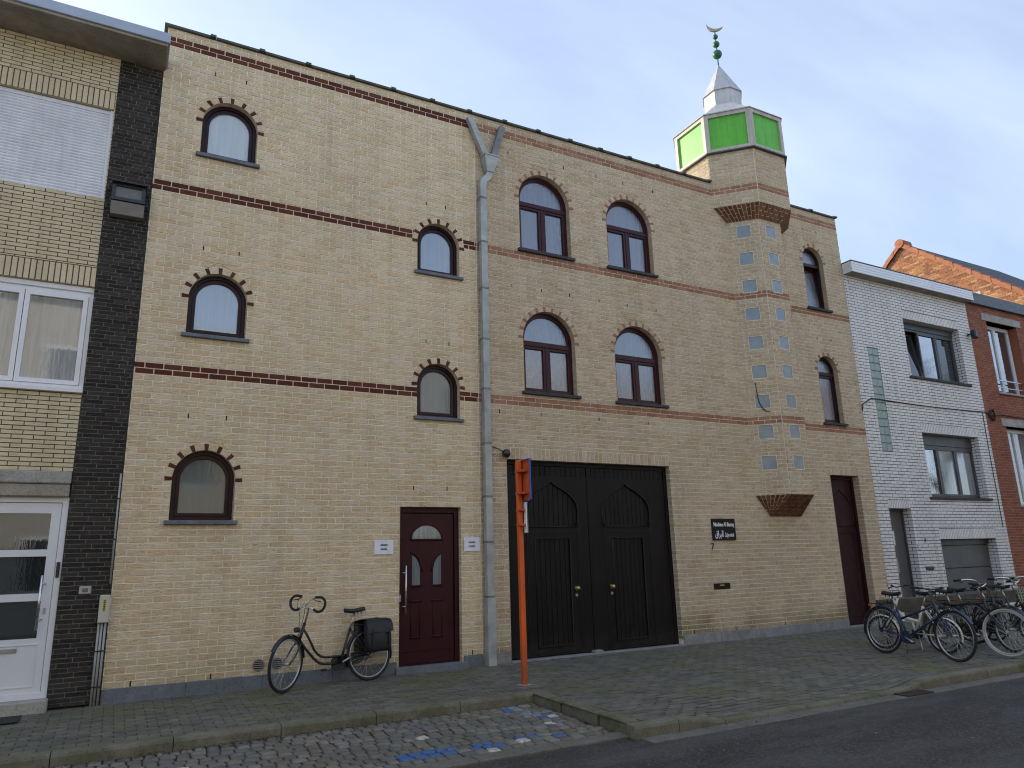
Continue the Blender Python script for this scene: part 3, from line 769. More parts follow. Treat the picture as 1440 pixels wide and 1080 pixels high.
for o in LW: window(o, 'single', 'bluestone', 'brick_maroon', 'brick_beige', 'mortar_cream', 'brick_beige', 'frame_wine')
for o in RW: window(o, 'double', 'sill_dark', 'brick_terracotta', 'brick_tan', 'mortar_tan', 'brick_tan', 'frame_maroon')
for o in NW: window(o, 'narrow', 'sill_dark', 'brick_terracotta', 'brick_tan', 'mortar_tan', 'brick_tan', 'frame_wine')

# soldier courses over the gate and the right-hand door, and their jambs
for op, zs_ in ((GATE, 3.14), (RDOOR, 3.12)):
    m = MB(); m.quad([(op.a, .005, zs_), (op.b, .005, zs_), (op.b, .005, op.zt), (op.a, .005, op.zt)], 0)
    soldier(m, op.a, op.b, zs_+.004, op.zt-.008, .083, J, 1); m.build('lintel_bricks', ['mortar_tan', 'brick_tan'], mosque)
    m = MB(); m.quad([(op.a, .0, zs_+.002), (op.b, .0, zs_+.002), (op.b, .2, zs_+.002), (op.a, .2, zs_+.002)], 1)
    for x, sg in ((op.a, 1), (op.b, -1)):
        m.quad([(x, .005, 0), (x, .2, 0), (x, .2, zs_), (x, .005, zs_)], 0); jamb_bricks(m, x, sg, .19, .10, zs_, ZC, H, J, 1)
    m.build('jamb', ['mortar_tan', 'brick_tan'], mosque)
m = MB()
for x, sg in ((3.69, 1), (4.68, -1)):
    m.quad([(x, .005, 0), (x, .2, 0), (x, .2, 2.345), (x, .005, 2.345)], 0); jamb_bricks(m, x, sg, .15, .10, 2.345, ZC, H, J, 1)
m.quad([(3.69, 0, 2.345), (4.68, 0, 2.345), (4.68, .2, 2.345), (3.69, .2, 2.345)], 1)
m.build('jamb', ['mortar_cream', 'brick_beige'], mosque)

# wine red front door
door = bpy.data.objects.new('door', None); C.objects.link(door); door.parent = mosque
D0 = .10
boxpart('threshold', 'bluestone', door, 3.63, 4.74, -.09, .16, -.06, .085, 0, 0, .006)
m = MB(); m.ring(rect_poly(3.695, 4.675, .085, 2.343), [(3.765, .10), (3.765, 2.268), (4.605, 2.268), (4.605, .10)], D0-.02, D0+.09); m.build('frame', 'door_wine', door)
boxpart('leaf', 'door_wine', door, 3.772, 4.598, D0+.01, D0+.05, .10, 2.26, 0, 0, .005)
fan = [(4.155-.235*math.cos(math.pi*i/16), 1.875+.205*math.sin(math.pi*i/16)) for i in range(17)]
m = MB(); m.quad([(x, D0+.006, z) for x, z in fan]); m.build('pane', 'glass_door', door)
def mould(pts, r=.014, closed=True):
    m = MB(); m.tube([(x, D0+.006, z) for x, z in pts], r, 6, 0, True, closed); m.build('moulding', 'door_wine', door)
mould([(4.155+(x-4.155)*1.1, 1.875+(z-1.875)*1.12-.012) for x, z in fan], .018)
for sg, cx in ((1, 3.925), (-1, 4.385)):
    sh = [(cx, 1.205), (cx, 1.64), (cx+sg*.055, 1.60), (cx+sg*.10, 1.53), (cx+sg*.125, 1.43), (cx+sg*.125, 1.205)]
    m = MB(); m.quad([(x, D0+.006, z) for x, z in sh]); m.build('pane', 'glass_door', door)
    mould([(cx-sg*.03, 1.685), (cx+sg*.05, 1.65), (cx+sg*.115, 1.575), (cx+sg*.15, 1.45), (cx+sg*.15, 1.40)], .014, False)
    mould([(cx-sg*.02, 1.19), (cx+sg*.145, 1.19)], .016, False)
    for zz, w in ((.975, .10), (.465, .085)):
        mould([(cx+sg*.055-w, zz), (cx+sg*.055+w, zz)], .017, False)
    for dx in (-.07, .07): mould([(cx+sg*.055+dx, .94), (cx+sg*.055+dx, .49)], .006, False)
boxpart('kick_rail', 'door_wine', door, 3.772, 4.598, D0, D0+.011, .275, .287)
hd = part('handle', 'steel', door, lambda m: m.tube([(3.805, D0-.065, .80), (3.805, D0-.065, 1.49)], .0135, 10))
for zz in (.91, 1.385):
    m = MB(); m.tube([(3.805, D0-.065, zz), (3.735, D0+.0, zz+.005)], .008, 8); m.build('standoff', 'steel', hd)
m = MB(); m.box(3.715, 3.74, D0-.03, D0-.019, .98, 1.08, 0, 0, .004); m.build('lock_plate', 'steel', door)

# double garage gate with onion arches
gate = bpy.data.objects.new('gate', None); C.objects.link(gate); gate.parent = mosque
G0 = .125
boxpart('backing', 'void_black', gate, 5.515, 8.92, G0+.045, G0+.07, -.02, 3.138)
boxpart('threshold', 'bluestone_grey', gate, 5.50, 8.94, -.05, .2, -.2, .015, 0, 0, .005)
m = MB(); m.ring(rect_poly(5.512, 8.923, .016, 3.139), [(5.585, .017), (5.585, 3.07), (8.85, 3.07), (8.85, .017)], G0-.012, G0+.05); m.build('frame', 'gate_black', gate)
on = [(.485, 2.06), (.512, 2.14), (.525, 2.24), (.522, 2.34), (.495, 2.44), (.435, 2.53), (.34, 2.61), (.225, 2.68), (.11, 2.735), (.04, 2.775), (0, 2.815)]
onion = [(-x, z) for x, z in on]+[(x, z) for x, z in on[::-1][1:]]
def onion_h(x):
    x = abs(x)
    for (xa, za), (xb, zb) in zip(on[4:-1], on[5:]):
        if xb <= x <= xa: return za+(zb-za)*(xa-x)/(xa-xb)
    return 2.44 if x < .525 else 2.06
for cx, xa, xb in ((6.405, 5.59, 7.128), (7.95, 7.140, 8.846)):
    leaf = bpy.data.objects.new('leaf', None); C.objects.link(leaf); leaf.parent = gate
    m = MB()    # solid leaf around the arch panel and the lower panel
    ya, yb = G0+.0, G0+.045
    hw = .335; hl, hr = cx-hw, cx+hw
    m.box(xa, hl, ya, yb, .03, 1.98); m.box(hr, xb, ya, yb, .03, 1.98); m.box(hl, hr, ya, yb, .03, .16); m.box(hl, hr, ya, yb, 1.86, 1.98)
    m.box(xa, xb, ya, yb, 1.98, 2.062)
    for sg, xe in ((-1, xa), (1, xb)):      # spandrels either side of the onion
        pr = [(cx+sg*x, z) for x, z in on]
        for (p, q) in zip(pr[:-1], pr[1:]):
            m.quad([(p[0], ya, p[1]), (xe, ya, p[1]), (xe, ya, q[1]), (q[0], ya, q[1])]); m.quad([(p[0], ya, p[1]), (q[0], ya, q[1]), (q[0], yb, q[1]), (p[0], yb, p[1])])
    m.box(xa, xb, ya, yb, 2.815, 2.90)
    m.build('panel_frame', 'gate_black', leaf)
    nb = 11; w = 1.05/nb
    for i in range(nb):
        a, c = cx-.525+i*w+.004, cx-.525+(i+1)*w-.004
        m = MB(); m.prism([(a, 2.06), (c, 2.06), (c, onion_h(c-cx)), (a, onion_h(a-cx))], G0+.016, G0+.04); m.build('board', 'gate_black', leaf)
    nb = 7; w = 2*hw/nb
    for i in range(nb): boxpart('board', 'gate_black', leaf, cx-hw+i*w+.003, cx-hw+(i+1)*w-.003, G0+.018, G0+.04, .16, 1.86, 0, 0, .004)
    nb = round((xb-xa)/.1); w = (xb-xa)/nb
    for i in range(nb): boxpart('board', 'gate_black', leaf, xa+i*w+.003, xa+(i+1)*w-.003, G0+.004, G0+.04, 2.90, 3.066, 0, 0, .004)
    m = MB(); m.tube([(cx+x, G0-.002, z) for x, z in onion], .017, 6, 0, True, False); m.tube([(cx-.50, G0-.002, 2.055), (cx+.50, G0-.002, 2.055)], .015, 6); m.build('moulding', 'gate_moulding', leaf)
    m = MB(); m.tube([(x, G0-.001, z) for x, z in rect_poly(hl, hr, .16, 1.86)], .014, 6, 0, True, True); m.build('moulding', 'gate_moulding', leaf)
    m = MB(); m.ring(rect_poly(cx-.50, cx+.50, .06, 1.985), rect_poly(cx-.50, cx+.50, .06, 1.985, .014), G0-.006, G0+.002); m.build('wicket_edge', 'gate_moulding', leaf)
    boxpart('kick_strip', 'gate_moulding', leaf, hl+.02, hr-.02, G0-.012, G0, .15, .185, 0, 0, .004)
    kx = 6.83 if cx < 7 else 7.545
    m = MB(); m.tube([(kx, G0+.01, 1.045), (kx, G0-.045, 1.045)], .014, 8); m.sphere((kx, G0-.065, 1.045), .036, 0, 14, 8, (1, .7, 1)); m.tube([(kx, G0+.001, 1.045), (kx, G0-.008, 1.045)], .034, 14); m.build('knob', 'brass', leaf)
    m = MB(); m.tube([(kx, G0+.004, .935), (kx, G0-.012, .935)], .024, 14); m.build('lock', 'steel', leaf)
boxpart('door_stop', 'bluestone_grey', gate, 7.05, 7.22, -.02, .10, .0, .055, 0, 0, .01)

# tall narrow door at the right end
nd = bpy.data.objects.new('door', None); C.objects.link(nd); nd.parent = mosque
boxpart('threshold', 'bluestone_grey', nd, 13.31, 14.25, -.03, .24, -.2, .03, 0, 0, .005)
m = MB(); m.ring(rect_poly(13.322, 14.238, .03, 3.119), [(13.39, .031), (13.39, 3.05), (14.17, 3.05), (14.17, .031)], .15, .23); m.build('frame', 'door_dark_wine', nd)
boxpart('leaf', 'door_dark_wine', nd, 13.39, 14.17, .185, .22, .03, 3.05)
m = MB(); m.tube([(13.78+x*.68, .182, z+.02) for x, z in onion], .016, 6, 0, True, False); m.tube([(13.45, .182, 2.06), (14.11, .182, 2.06)], .015, 6); m.build('moulding', 'gate_moulding', nd)
for zz in ((.2, 1.9),):
    m = MB(); m.tube([(x, .183, z) for x, z in rect_poly(13.50, 14.06, *zz)], .013, 6, 0, True, True); m.build('moulding', 'gate_moulding', nd)

# ventilation grilles, letter slot, house number
for vx in (1.775, 2.005):
    v = part('vent', 'void_black', mosque, lambda m: m.prism([(vx+.066*math.cos(a*math.pi/12), .285+.066*math.sin(a*math.pi/12)) for a in range(24)][::-1], -.004, .01))
    n = 24; po = [(vx+.078*math.cos(a*math.pi/12), .285+.078*math.sin(a*math.pi/12)) for a in range(24)][::-1]; pi = [(vx+(x-vx)*.84, .285+(z-.285)*.84) for x, z in po]
    m = MB(); m.ring(po, pi, -.012, .01); m.build('grille_ring', 'grille_grey', v)
    for k in range(-2, 3):
        hh = math.sqrt(.064**2-(k*.025)**2); boxpart('louvre', 'grille_grey', v, vx-hh, vx+hh, -.010, -.0045, .285+k*.025-.006, .285+k*.025+.006)
ls = boxpart('letter_slot', 'plate_black', mosque, 9.755, 10.15, -.012, .01, .905, 1.01, 0, 0, .004)
boxpart('slot_label', 'label_yellow', ls, 9.90, 10.0, -.0135, -.011, .965, .985)
def text_mesh(body, size, name, mat, width=None, depth=.002):
    cu = bpy.data.curves.new(name, 'FONT'); cu.body = body; cu.size = size; cu.extrude = depth; cu.offset = .0022; cu.align_x = 'CENTER'; cu.align_y = 'CENTER'
    t = bpy.data.objects.new(name, cu); C.objects.link(t); dg_ = bpy.context.evaluated_depsgraph_get(); dg_.update()
    me = bpy.data.meshes.new_from_object(t.evaluated_get(dg_)); bpy.data.objects.remove(t); me.materials.clear(); me.materials.append(MATS[mat])
    if width and len(me.vertices):
        xs_ = [v.co.x for v in me.vertices]; k = width/(max(xs_)-min(xs_)); mid = (max(xs_)+min(xs_))/2
        for v in me.vertices: v.co.x = (v.co.x-mid)*k
    return me
o = link('house_number', text_mesh('7', .17, 'house_number', 'rust_iron'), mosque, (9.81, -.004, 1.67)); o.rotation_euler = (R(90), 0, 0)

# downpipe with hopper and two branches
dp = bpy.data.objects.new('downpipe', None); C.objects.link(dp); dp.parent = mosque
def sqtube(m, pts, w, d, y):
    """rectangular zinc pipe along points in the facade plane"""
    ring = []
    for i, (x, z) in enumerate(pts):
        a = Vector(pts[max(i-1, 0)]); c = Vector(pts[min(i+1, len(pts)-1)]); t = (c-a).normalized(); n_ = Vector((t.y, -t.x))
        ring.append([(x-n_.x*w/2, y, z-n_.y*w/2), (x+n_.x*w/2, y, z+n_.y*w/2), (x+n_.x*w/2, y-d, z+n_.y*w/2), (x-n_.x*w/2, y-d, z-n_.y*w/2)])
    vs = [v for r_ in ring for v in r_]; fs = [(i*4+k, i*4+(k+1) % 4, i*4+4+(k+1) % 4, i*4+4+k) for i in range(len(pts)-1) for k in range(4)]
    fs += [(0, 1, 2, 3), tuple(len(vs)-4+k for k in (3, 2, 1, 0))]; m.faces(vs, fs)
part('pipe', 'zinc', dp, lambda m: sqtube(m, [(5.115, .01), (5.115, 7.95), (5.14, 8.04), (5.22, 8.12), (5.25, 8.20), (5.25, 8.30)], .115, .10, -.035))
def hop(m):
    a = [(5.185, -.03, 8.22), (5.315, -.03, 8.22), (5.315, -.15, 8.22), (5.185, -.15, 8.22)]; b2 = [(5.13, -.02, 8.46), (5.40, -.02, 8.46), (5.40, -.20, 8.46), (5.13, -.20, 8.46)]
    c2 = [(x, y, 8.53) for x, y, z in b2]; m.faces(a+b2+c2, [(0, 1, 5, 4), (1, 2, 6, 5), (2, 3, 7, 6), (3, 0, 4, 7), (4, 5, 9, 8), (5, 6, 10, 9), (6, 7, 11, 10), (7, 4, 8, 11), (8, 9, 10, 11)])
    m.box(5.12, 5.41, -.21, -.012, 8.51, 8.535)
part('hopper', 'zinc', dp, hop)
part('branch', 'zinc', dp, lambda m: sqtube(m, [(4.875, 9.22), (5.20, 8.50)], .11, .09, -.05))
part('branch', 'zinc_dark', dp, lambda m: sqtube(m, [(5.53, 9.20), (5.32, 8.50)], .11, .09, -.05))
for zz in (.98, 1.80, 2.50, 3.35, 4.25, 5.1, 6.0, 6.85, 7.68): boxpart('collar', 'zinc_dark', dp, 5.052, 5.178, -.141, -.001, zz, zz+.03)
boxpart('ground_shoe', 'zinc', dp, 5.047, 5.183, -.148, -.02, .0, .98)

# ---------------- minaret
mina = bpy.data.objects.new('minaret', None); C.objects.link(mina); mina.parent = mosque
MX = 11.85
def octo(w, cy):
    h = w*(1+2**.5)/2
    return [(MX-h, cy+w/2), (MX-h, cy-w/2), (MX-w/2, cy-h), (MX+w/2, cy-h), (MX+h, cy-w/2), (MX+h, cy+w/2), (MX+w/2, cy+h), (MX-w/2, cy+h)]
def faceT(a, b2):
    a, b2 = Vector(a), Vector(b2); t = (b2-a).normalized(); n_ = Vector((-t.y, t.x))
    return (lambda u, d, z: (a.x+t.x*u+n_.x*d, a.y+t.y*u+n_.y*d, z)), (b2-a).length
col = octo(.66, .33); upo = octo(.95, .475)
mb = MB(); rb = MB()
blocks = []
for k in (1, 2, 3):
    T, w = faceT(col[k], col[k+1])
    ops = [Rect(w/2-.15, w/2+.15, 8.25-.6225*i-.147, 8.25-.6225*i+.147) for i in range(9)] if k < 3 else []
    mo, bk = brickwork(.004, w-.004, 2.635, 8.52, ZC, H, L, J, ops, .10 if k == 1 else .02)
    add_mortar(mb, mo, T, .0068, 0)
    for b_ in bk: add_brick(mb, (b_[0], max(b_[1], .013), min(b_[2], w-.013), min(b_[3], w-.013), max(b_[4], .013), *b_[5:]), T, 2 if b_[0] in REDC else 1)
    for op in ops:
        m = MB(); m.ring(rect_poly(op.a, op.b, op.zb, op.zt), rect_poly(op.a, op.b, op.zb, op.zt, .012), .002, .03, 0, T); fr = m.build('block_surround', 'mortar_tan', mina)
        m = MB(); m.quad([T(x, .012, z) for x, z in rect_poly(op.a, op.b, op.zb, op.zt, .014)]); m.build('glass_block', 'glass_block_blue', mina)
mb.build('shaft', ['mortar_tan', 'brick_tan', 'brick_terracotta'], mina)['kind'] = 'stuff'
mb = MB()
for k in (0, 1, 2, 3, 4):
    T, w = faceT(upo[k], upo[k+1])
    mo, bk = brickwork(.003, w-.003, 8.78, 10.06, ZC, H, L, J, [], .05)
    add_mortar(mb, mo, T, .0068, 0)
    for b_ in bk: add_brick(mb, (b_[0], max(b_[1], .012), min(b_[2], w-.012), min(b_[3], w-.012), max(b_[4], .012), *b_[5:]), T, 2 if b_[0] in REDC else 1)
for k in (5, 6, 7): a, c = upo[k], upo[(k+1) % 8]; mb.quad([(*a, 8.78), (*c, 8.78), (*c, 10.06), (*a, 10.06)], 1)
mb.build('drum', ['mortar_tan', 'brick_tan', 'brick_terracotta'], mina)['kind'] = 'stuff'
def patch(mb, a, b2, c2, d2, nu, nv, j=.015, stag=True):
    """brick pieces over a sloping quad a-b (top) d-c (bottom)"""
    a, b2, c2, d2 = map(Vector, (a, b2, c2, d2)); nrm = (b2-a).cross(d2-a).normalized()
    if nrm.y > 0: nrm = -nrm
    P = lambda u, v, o: (a.lerp(b2, u).lerp(d2.lerp(c2, u), v)+nrm*o).to_tuple()
    mb.quad([P(0, 0, 0), P(1, 0, 0), P(1, 1, 0), P(0, 1, 0)], 0)
    lu, lv = max((b2-a).length, (c2-d2).length), max((d2-a).length, (c2-b2).length)
    ju, jv = j/lu/2, j/lv/2
    for i in range(nu):
        v0 = [0]+[(k+((.5 if i % 2 else 0) if stag else 0))/nv for k in range(nv+1)]+[1]
        v0 = sorted(set(min(1, v) for v in v0))
        for va, vb in zip(v0[:-1], v0[1:]):
            if vb-va < .02: continue
            q = [(i/nu+ju, va+jv), ((i+1)/nu-ju, va+jv), ((i+1)/nu-ju, vb-jv), (i/nu+ju, vb-jv)]
            f = [P(u, v, .008) for u, v in q]; g = [P(u, v, -.004) for u, v in q]
            mb.faces(f+g, [(0, 1, 2, 3), (4, 5, 1, 0), (5, 6, 2, 1), (6, 7, 3, 2), (7, 4, 0, 3)], 1, random.random())
mb = MB()
for k in (1, 2, 3):
    patch(mb, (*upo[k], 8.785), (*upo[k+1], 8.785), (*col[k+1], 8.50), (*col[k], 8.50), 10, 2)
mb.build('upper_corbel', ['mortar_tan', 'brick_brown'], mina)['kind'] = 'stuff'
mb = MB(); P0, P1 = (11.41, .004, 2.235), (12.27, .004, 2.235)
zb_ = 2.64
patch(mb, (*col[1], zb_), (*col[2], zb_), (P0[0]+.02, -.02, 2.235), P0, 7, 3)
patch(mb, (*col[2], zb_), (*col[3], zb_), P1, P0, 8, 3)
patch(mb, (*col[3], zb_), (*col[4], zb_), P1, (P1[0]-.02, -.02, 2.235), 9, 3)
mb.build('lower_corbel', ['mortar_tan', 'brick_brown'], mina)['kind'] = 'stuff'
def octprism(m, w0, z0, w1, z1, mat=0, cap=True):
    a, b2 = octo(w0, .475), octo(w1, .475); vs = [(*p, z0) for p in a]+[(*p, z1) for p in b2]
    fs = [(i, (i+1) % 8, 8+(i+1) % 8, 8+i) for i in range(8)]
    if cap: fs += [tuple(range(8))[::-1], tuple(range(8, 16))]
    m.faces(vs, fs, mat)
part('lantern_base', 'coping_tile', mina, lambda m: octprism(m, 1.0, 10.045, 1.0, 10.075))
lan = octo(.975, .475)
for k in range(8):
    T, w = faceT(lan[k], lan[(k+1) % 8])
    m = MB(); m.ring(rect_poly(.001, w-.001, 10.075, 11.02), [(.09, 10.16), (.09, 10.935), (w-.09, 10.935), (w-.09, 10.16)], 0, .05, 0, T)
    fr = m.build('lantern_frame', 'frame_stainwhite', mina)
    m = MB(); m.quad([T(x, .04, z) for x, z in [(.085, 10.155), (.085, 10.94), (w-.085, 10.94), (w-.085, 10.155)]]); m.build('lantern_panel', 'panel_green', mina)
part('lantern_rim', 'frame_stainwhite', mina, lambda m: octprism(m, .995, 11.02, .985, 11.05))
part('roof', 'lead_white', mina, lambda m: octprism(m, .95, 11.05, .36, 11.72))
part('turret', 'lead_white', mina, lambda m: octprism(m, .345, 11.70, .345, 12.12))
part('spire', 'lead_white', mina, lambda m: octprism(m, .37, 12.12, .012, 13.05))
fin = part('finial_rod', 'finial_green', mina, lambda m: m.tube([(MX, .475, 13.0), (MX, .475, 14.05)], .014, 8))
for zz, rr in ((13.36, .112), (13.645, .082), (13.86, .063)): part('ball', 'finial_green', fin, lambda m: m.sphere((MX, .475, zz), rr, 0, 20, 12))
def moon(m):
    c0, r0 = Vector((MX+.03, 14.22)), .212; c1, r1 = Vector((MX+.03+.1463*math.cos(R(65)), 14.22+.1463*math.sin(R(65)))), .2833
    ax = (c1-c0).normalized(); pa = math.atan2(ax.y, ax.x); dd = (c1-c0).length
    t0 = math.acos((r0*r0+dd*dd-r1*r1)/(2*r0*dd)); t1 = math.acos((dd*dd+r1*r1-r0*r0)/(2*dd*r1))
    n = 20; outer = [c0+Vector((math.cos(pa+t0+(2*math.pi-2*t0)*i/n), math.sin(pa+t0+(2*math.pi-2*t0)*i/n)))*r0 for i in range(n+1)]
    inner = [c1+Vector((math.cos(pa+math.pi-t1+2*t1*i/n), math.sin(pa+math.pi-t1+2*t1*i/n)))*r1 for i in range(n+1)]
    # two strips give the sickle a real thickness
    ta, na = Vector((.69, -.72)), Vector((.72, .69))       # the sickle is turned about its rod, broadside to the street corner
    Q = lambda p, y: (MX+ta.x*(p.x-MX)+na.x*y, .475+ta.y*(p.x-MX)+na.y*y, p.y)
    for i in range(n):
        o0, o1, i0, i1 = outer[i], outer[i+1], inner[i], inner[i+1]
        for y, fl in ((-.02, 1), (.02, 0)): m.quad([Q(p, y) for p in ((o0, o1, i1, i0) if fl else (i0, i1, o1, o0))])
        m.quad([Q(o0, -.02), Q(o0, .02), Q(o1, .02), Q(o1, -.02)]); m.quad([Q(i0, -.02), Q(i1, -.02), Q(i1, .02), Q(i0, .02)])
part('crescent', 'finial_gold', fin, moon)

# things fixed to the mosque wall
sg = thing('name_sign', 'black name plate with white Latin and Arabic lettering on the brick wall', 'sign', loc=(10.115, -.012, 1.985))
m = MB(); m.box(-.295, .295, -.012, .012, -.20, .20, 0, 0, .004); m.build('plate', 'plate_black', sg)
o = link('lettering', text_mesh('Moskee Al Buraq', .105, 'lettering', 'sign_white', .51), sg, (0, -.0145, .09)); o.rotation_euler = (R(90), 0, 0)
ar = ''.join(chr(k) for k in (0xFED5, 0xFE8D, 0xFEAE, 0xFE92, 0xFEDF, 0xFE8D, 0x20, 0xFEAA, 0xFEA0, 0xFEB4, 0xFEE3))
o = link('lettering', text_mesh(ar, .16, 'lettering', 'sign_white', .47), sg, (0, -.0145, -.085)); o.rotation_euler = (R(90), 0, 0)
for (x0, x1, z0, z1), lab in (((3.30, 3.59, 1.66, 1.865), 'white paper notice taped left of the wine red front door'), ((4.725, 4.995, 1.68, 1.89), 'white paper notice taped between the front door and the downpipe')):
    n = thing('paper_notice', lab, 'notice', loc=((x0+x1)/2, -.006, (z0+z1)/2)); w, h = (x1-x0)/2, (z1-z0)/2
    m = MB(); g = 6
    vs = [(-w+2*w*i/g, -.004-.004*math.sin(i*1.3+k), -h+2*h*k/3) for k in range(4) for i in range(g+1)]
    m.faces(vs, [(k*(g+1)+i, k*(g+1)+i+1, (k+1)*(g+1)+i+1, (k+1)*(g+1)+i) for k in range(3) for i in range(g)]); m.build('sheet', 'paper', n)
    for zz, ww in ((.03, .055), (-.028, .048)):
        for i in range(5): boxpart('print', 'ink', n, -ww+i*ww*.4+.002, -ww+(i+1)*ww*.4-.002, -.0108, -.0098, zz-.009, zz+.009)
wl = thing('wall_lamp', 'round black globe lamp beside the downpipe above the gate corner', 'lamp', loc=(5.46, -.09, 3.215))
part('globe', 'lamp_black', wl, lambda m: m.sphere((0, 0, 0), .072)); part('arm', 'lamp_black', wl, lambda m: m.tube([(0, 0, 0), (0, .10, .0)], .022, 10))
part('wall_cable', 'cable_black', wl, lambda m: m.tube([(-.02, .082, .05), (-.10, .083, .085), (-.20, .083, .11), (-.27, .083, .115)], .006, 6))
wc = thing('loose_cable', 'short black loose cable hanging over a glass block of the minaret', 'cable')
T, w = faceT(col[1], col[2])
part('wire', 'cable_black', wc, lambda m: m.tube([T(.33+dx, -.012, z) for dx, z in ((-.10, 4.90), (-.095, 4.78), (-.085, 4.62), (-.06, 4.48), (-.01, 4.37), (.05, 4.31), (.12, 4.30))], .009, 6))

# ================================================================== generic rectangular window
def rect_window(parent, x0, x1, z0, z1, dep, frame, n, pane, box=0.0, sillmat=None, e=.05, revm=None, t=.05, lean=None, split=None, fixed_t=None):
    w = bpy.data.objects.new('window', None); C.objects.link(w); w.parent = parent
    if revm:
        m = MB(); reveal(m, [(x0, z0), (x0, z1), (x1, z1), (x1, z0), (x0, z0)], .006, dep+.07); m.build('reveal', revm, w)
    if box:
        boxpart('shutter_box', frame, w, x0+.002, x1-.002, dep-.02, dep+.06, z1-box, z1-.003, 0, 0, .006); z1 -= box
    m = MB(); m.ring(rect_poly(x0, x1, z0, z1), rect_poly(x0, x1, z0, z1, t), dep, dep+.07); m.build('frame', frame, w)
    xs_ = split or [x0+t+(x1-x0-2*t)*i/n for i in range(n+1)]
    for i in range(len(xs_)-1):
        a, c = xs_[i]+.004, xs_[i+1]-.004; T = ident
        if lean and lean[i]:
            zz = z0+t; T = (lambda k, zz: (lambda x, y, z: (x, y+(z-zz)*math.sin(k), zz+(z-zz)*math.cos(k))))(R(lean[i]), zz)
        m = MB(); m.ring(rect_poly(a, c, z0+t+.003, z1-t-.003), rect_poly(a, c, z0+t+.003, z1-t-.003, t), dep-.014, dep+.05, 0, T); m.build('sash', frame, w)
        m = MB(); m.quad([T(x, dep+.02, z) for x, z in rect_poly(a, c, z0+t, z1-t, t-.006)]); m.build('pane', pane[i % len(pane)] if isinstance(pane, list) else pane, w)
    if sillmat: boxpart('sill', sillmat, w, x0-e, x1+e, -.05, dep, z0-.055, z0+.001, 0, 0, .006)
    return w
def lintel(parent, x0, x1, z0, z1, mats, p, j, dep=.2, d=0.0):
    m = MB(); m.quad([(x0, .005, z0), (x1, .005, z0), (x1, .005, z1), (x0, .005, z1)], 0)
    m.quad([(x0, .004, z0+.001), (x1, .004, z0+.001), (x1, dep, z0+.001), (x0, dep, z0+.001)], 1)
    soldier(m, x0, x1, z0+.003, z1-.006, p, j, 1, ident, d); m.build('lintel_bricks', mats, parent)['kind'] = 'stuff'

# ================================================================== house on the left: cream and black brick
lh = thing('cream_brick_house', 'cream brick terraced house with black brick pier, white door and white shutter', 'house')
XL, LH, LL, LJ = -7.2, .0545, .228, .011
ops = [Rect(-2.75, -.565, 6.43, 8.07), Rect(-2.75, -.545, 3.775, 5.43), Rect(-1.62, -.55, -.1, 2.73)]
mo, bk = brickwork(XL, -.552, .02, 8.63, 2.73, LH, LL, LJ, ops, -.552-.5*LL+.004, None, (0, .5))
wall_from(bk, mo, lh, 'wall', ['mortar_dark', 'brick_cream'], lambda b_: 1, 'brick', ident, 300)
mo, bk = brickwork(-.548, -.004, .02, 8.63, 2.73, LH, LL, .010, [], -.40, None, (0, .42, .13, .6, .3))
wall_from(bk, mo, lh, 'black_pier', ['mortar_grey', 'brick_black'], lambda b_: 1, 'black_brick', ident, 300)
boxpart('body', 'render_back', lh, XL, .03, .24, 9.0, -.3, 8.60)
boxpart('eaves_slab', 'concrete_old', lh, XL, .02, -.58, .24, 8.62, 8.70, 0, 0, .006)
boxpart('fascia', 'fascia_metal', lh, XL, .045, -.61, .5, 8.66, 8.815, 0, 0, .006)
boxpart('roof', 'roof_felt', lh, XL, .03, .5, 9.0, 8.60, 8.80)
lintel(lh, -2.75, -.565, 7.80, 8.07, ['mortar_dark', 'brick_cream'], .0665, .014, .2)
lintel(lh, -2.75, -.545, 5.16, 5.43, ['mortar_dark', 'brick_cream'], .0665, .014, .2)
sw = rect_window(lh, -2.75, -.565, 6.43, 7.80, .11, 'white_plastic', 1, 'glass_net', 0, None, revm='brick_cream')
boxpart('shutter_rail', 'shutter_white', sw, -2.72, -.595, .05, .10, 7.735, 7.79)
for i in range(29):
    z = 6.455+i*.0442
    m = MB(); m.faces([(-2.71, .062, z+.003), (-.605, .062, z+.003), (-.605, .056, z+.022), (-2.71, .056, z+.022), (-.605, .063, z+.0425), (-2.71, .063, z+.0425)], [(0, 1, 2, 3), (3, 2, 4, 5)]); m.build('slat', 'shutter_white', sw)
boxpart('shutter_guide', 'white_plastic', sw, -.605, -.567, .035, .10, 6.43, 7.795); boxpart('shutter_guide', 'white_plastic', sw, -2.748, -2.71, .035, .10, 6.43, 7.795)
boxpart('backing', 'shutter_white', sw, -2.72, -.6, .066, .10, 6.44, 7.74)
rect_window(lh, -2.75, -.545, 3.775, 5.16, .06, 'white_plastic', 3, 'glass_net', .075, 'white_plastic', .0, 'brick_cream', .055, None, [-2.70, -2.01, -1.30, -.60])
boxpart('canopy', 'concrete_pale', lh, -1.75, -.555, -.07, .2, 2.575, 2.725, 0, 0, .012)
boxpart('canopy_drip', 'concrete_old', lh, -1.75, -.56, -.05, .2, 2.42, 2.573, 0, 0, .012)
wd = bpy.data.objects.new('door', None); C.objects.link(wd); wd.parent = lh
m = MB(); m.ring(rect_poly(-1.62, -.552, .13, 2.42), rect_poly(-1.62, -.552, .13, 2.42, .065), .02, .12); m.build('frame', 'white_door', wd)
m = MB(); a, c = -1.55, -.622
for z0_, z1_ in ((.195, .79), (2.225, 2.35)): m.box(a, c, .035, .10, z0_, z1_)
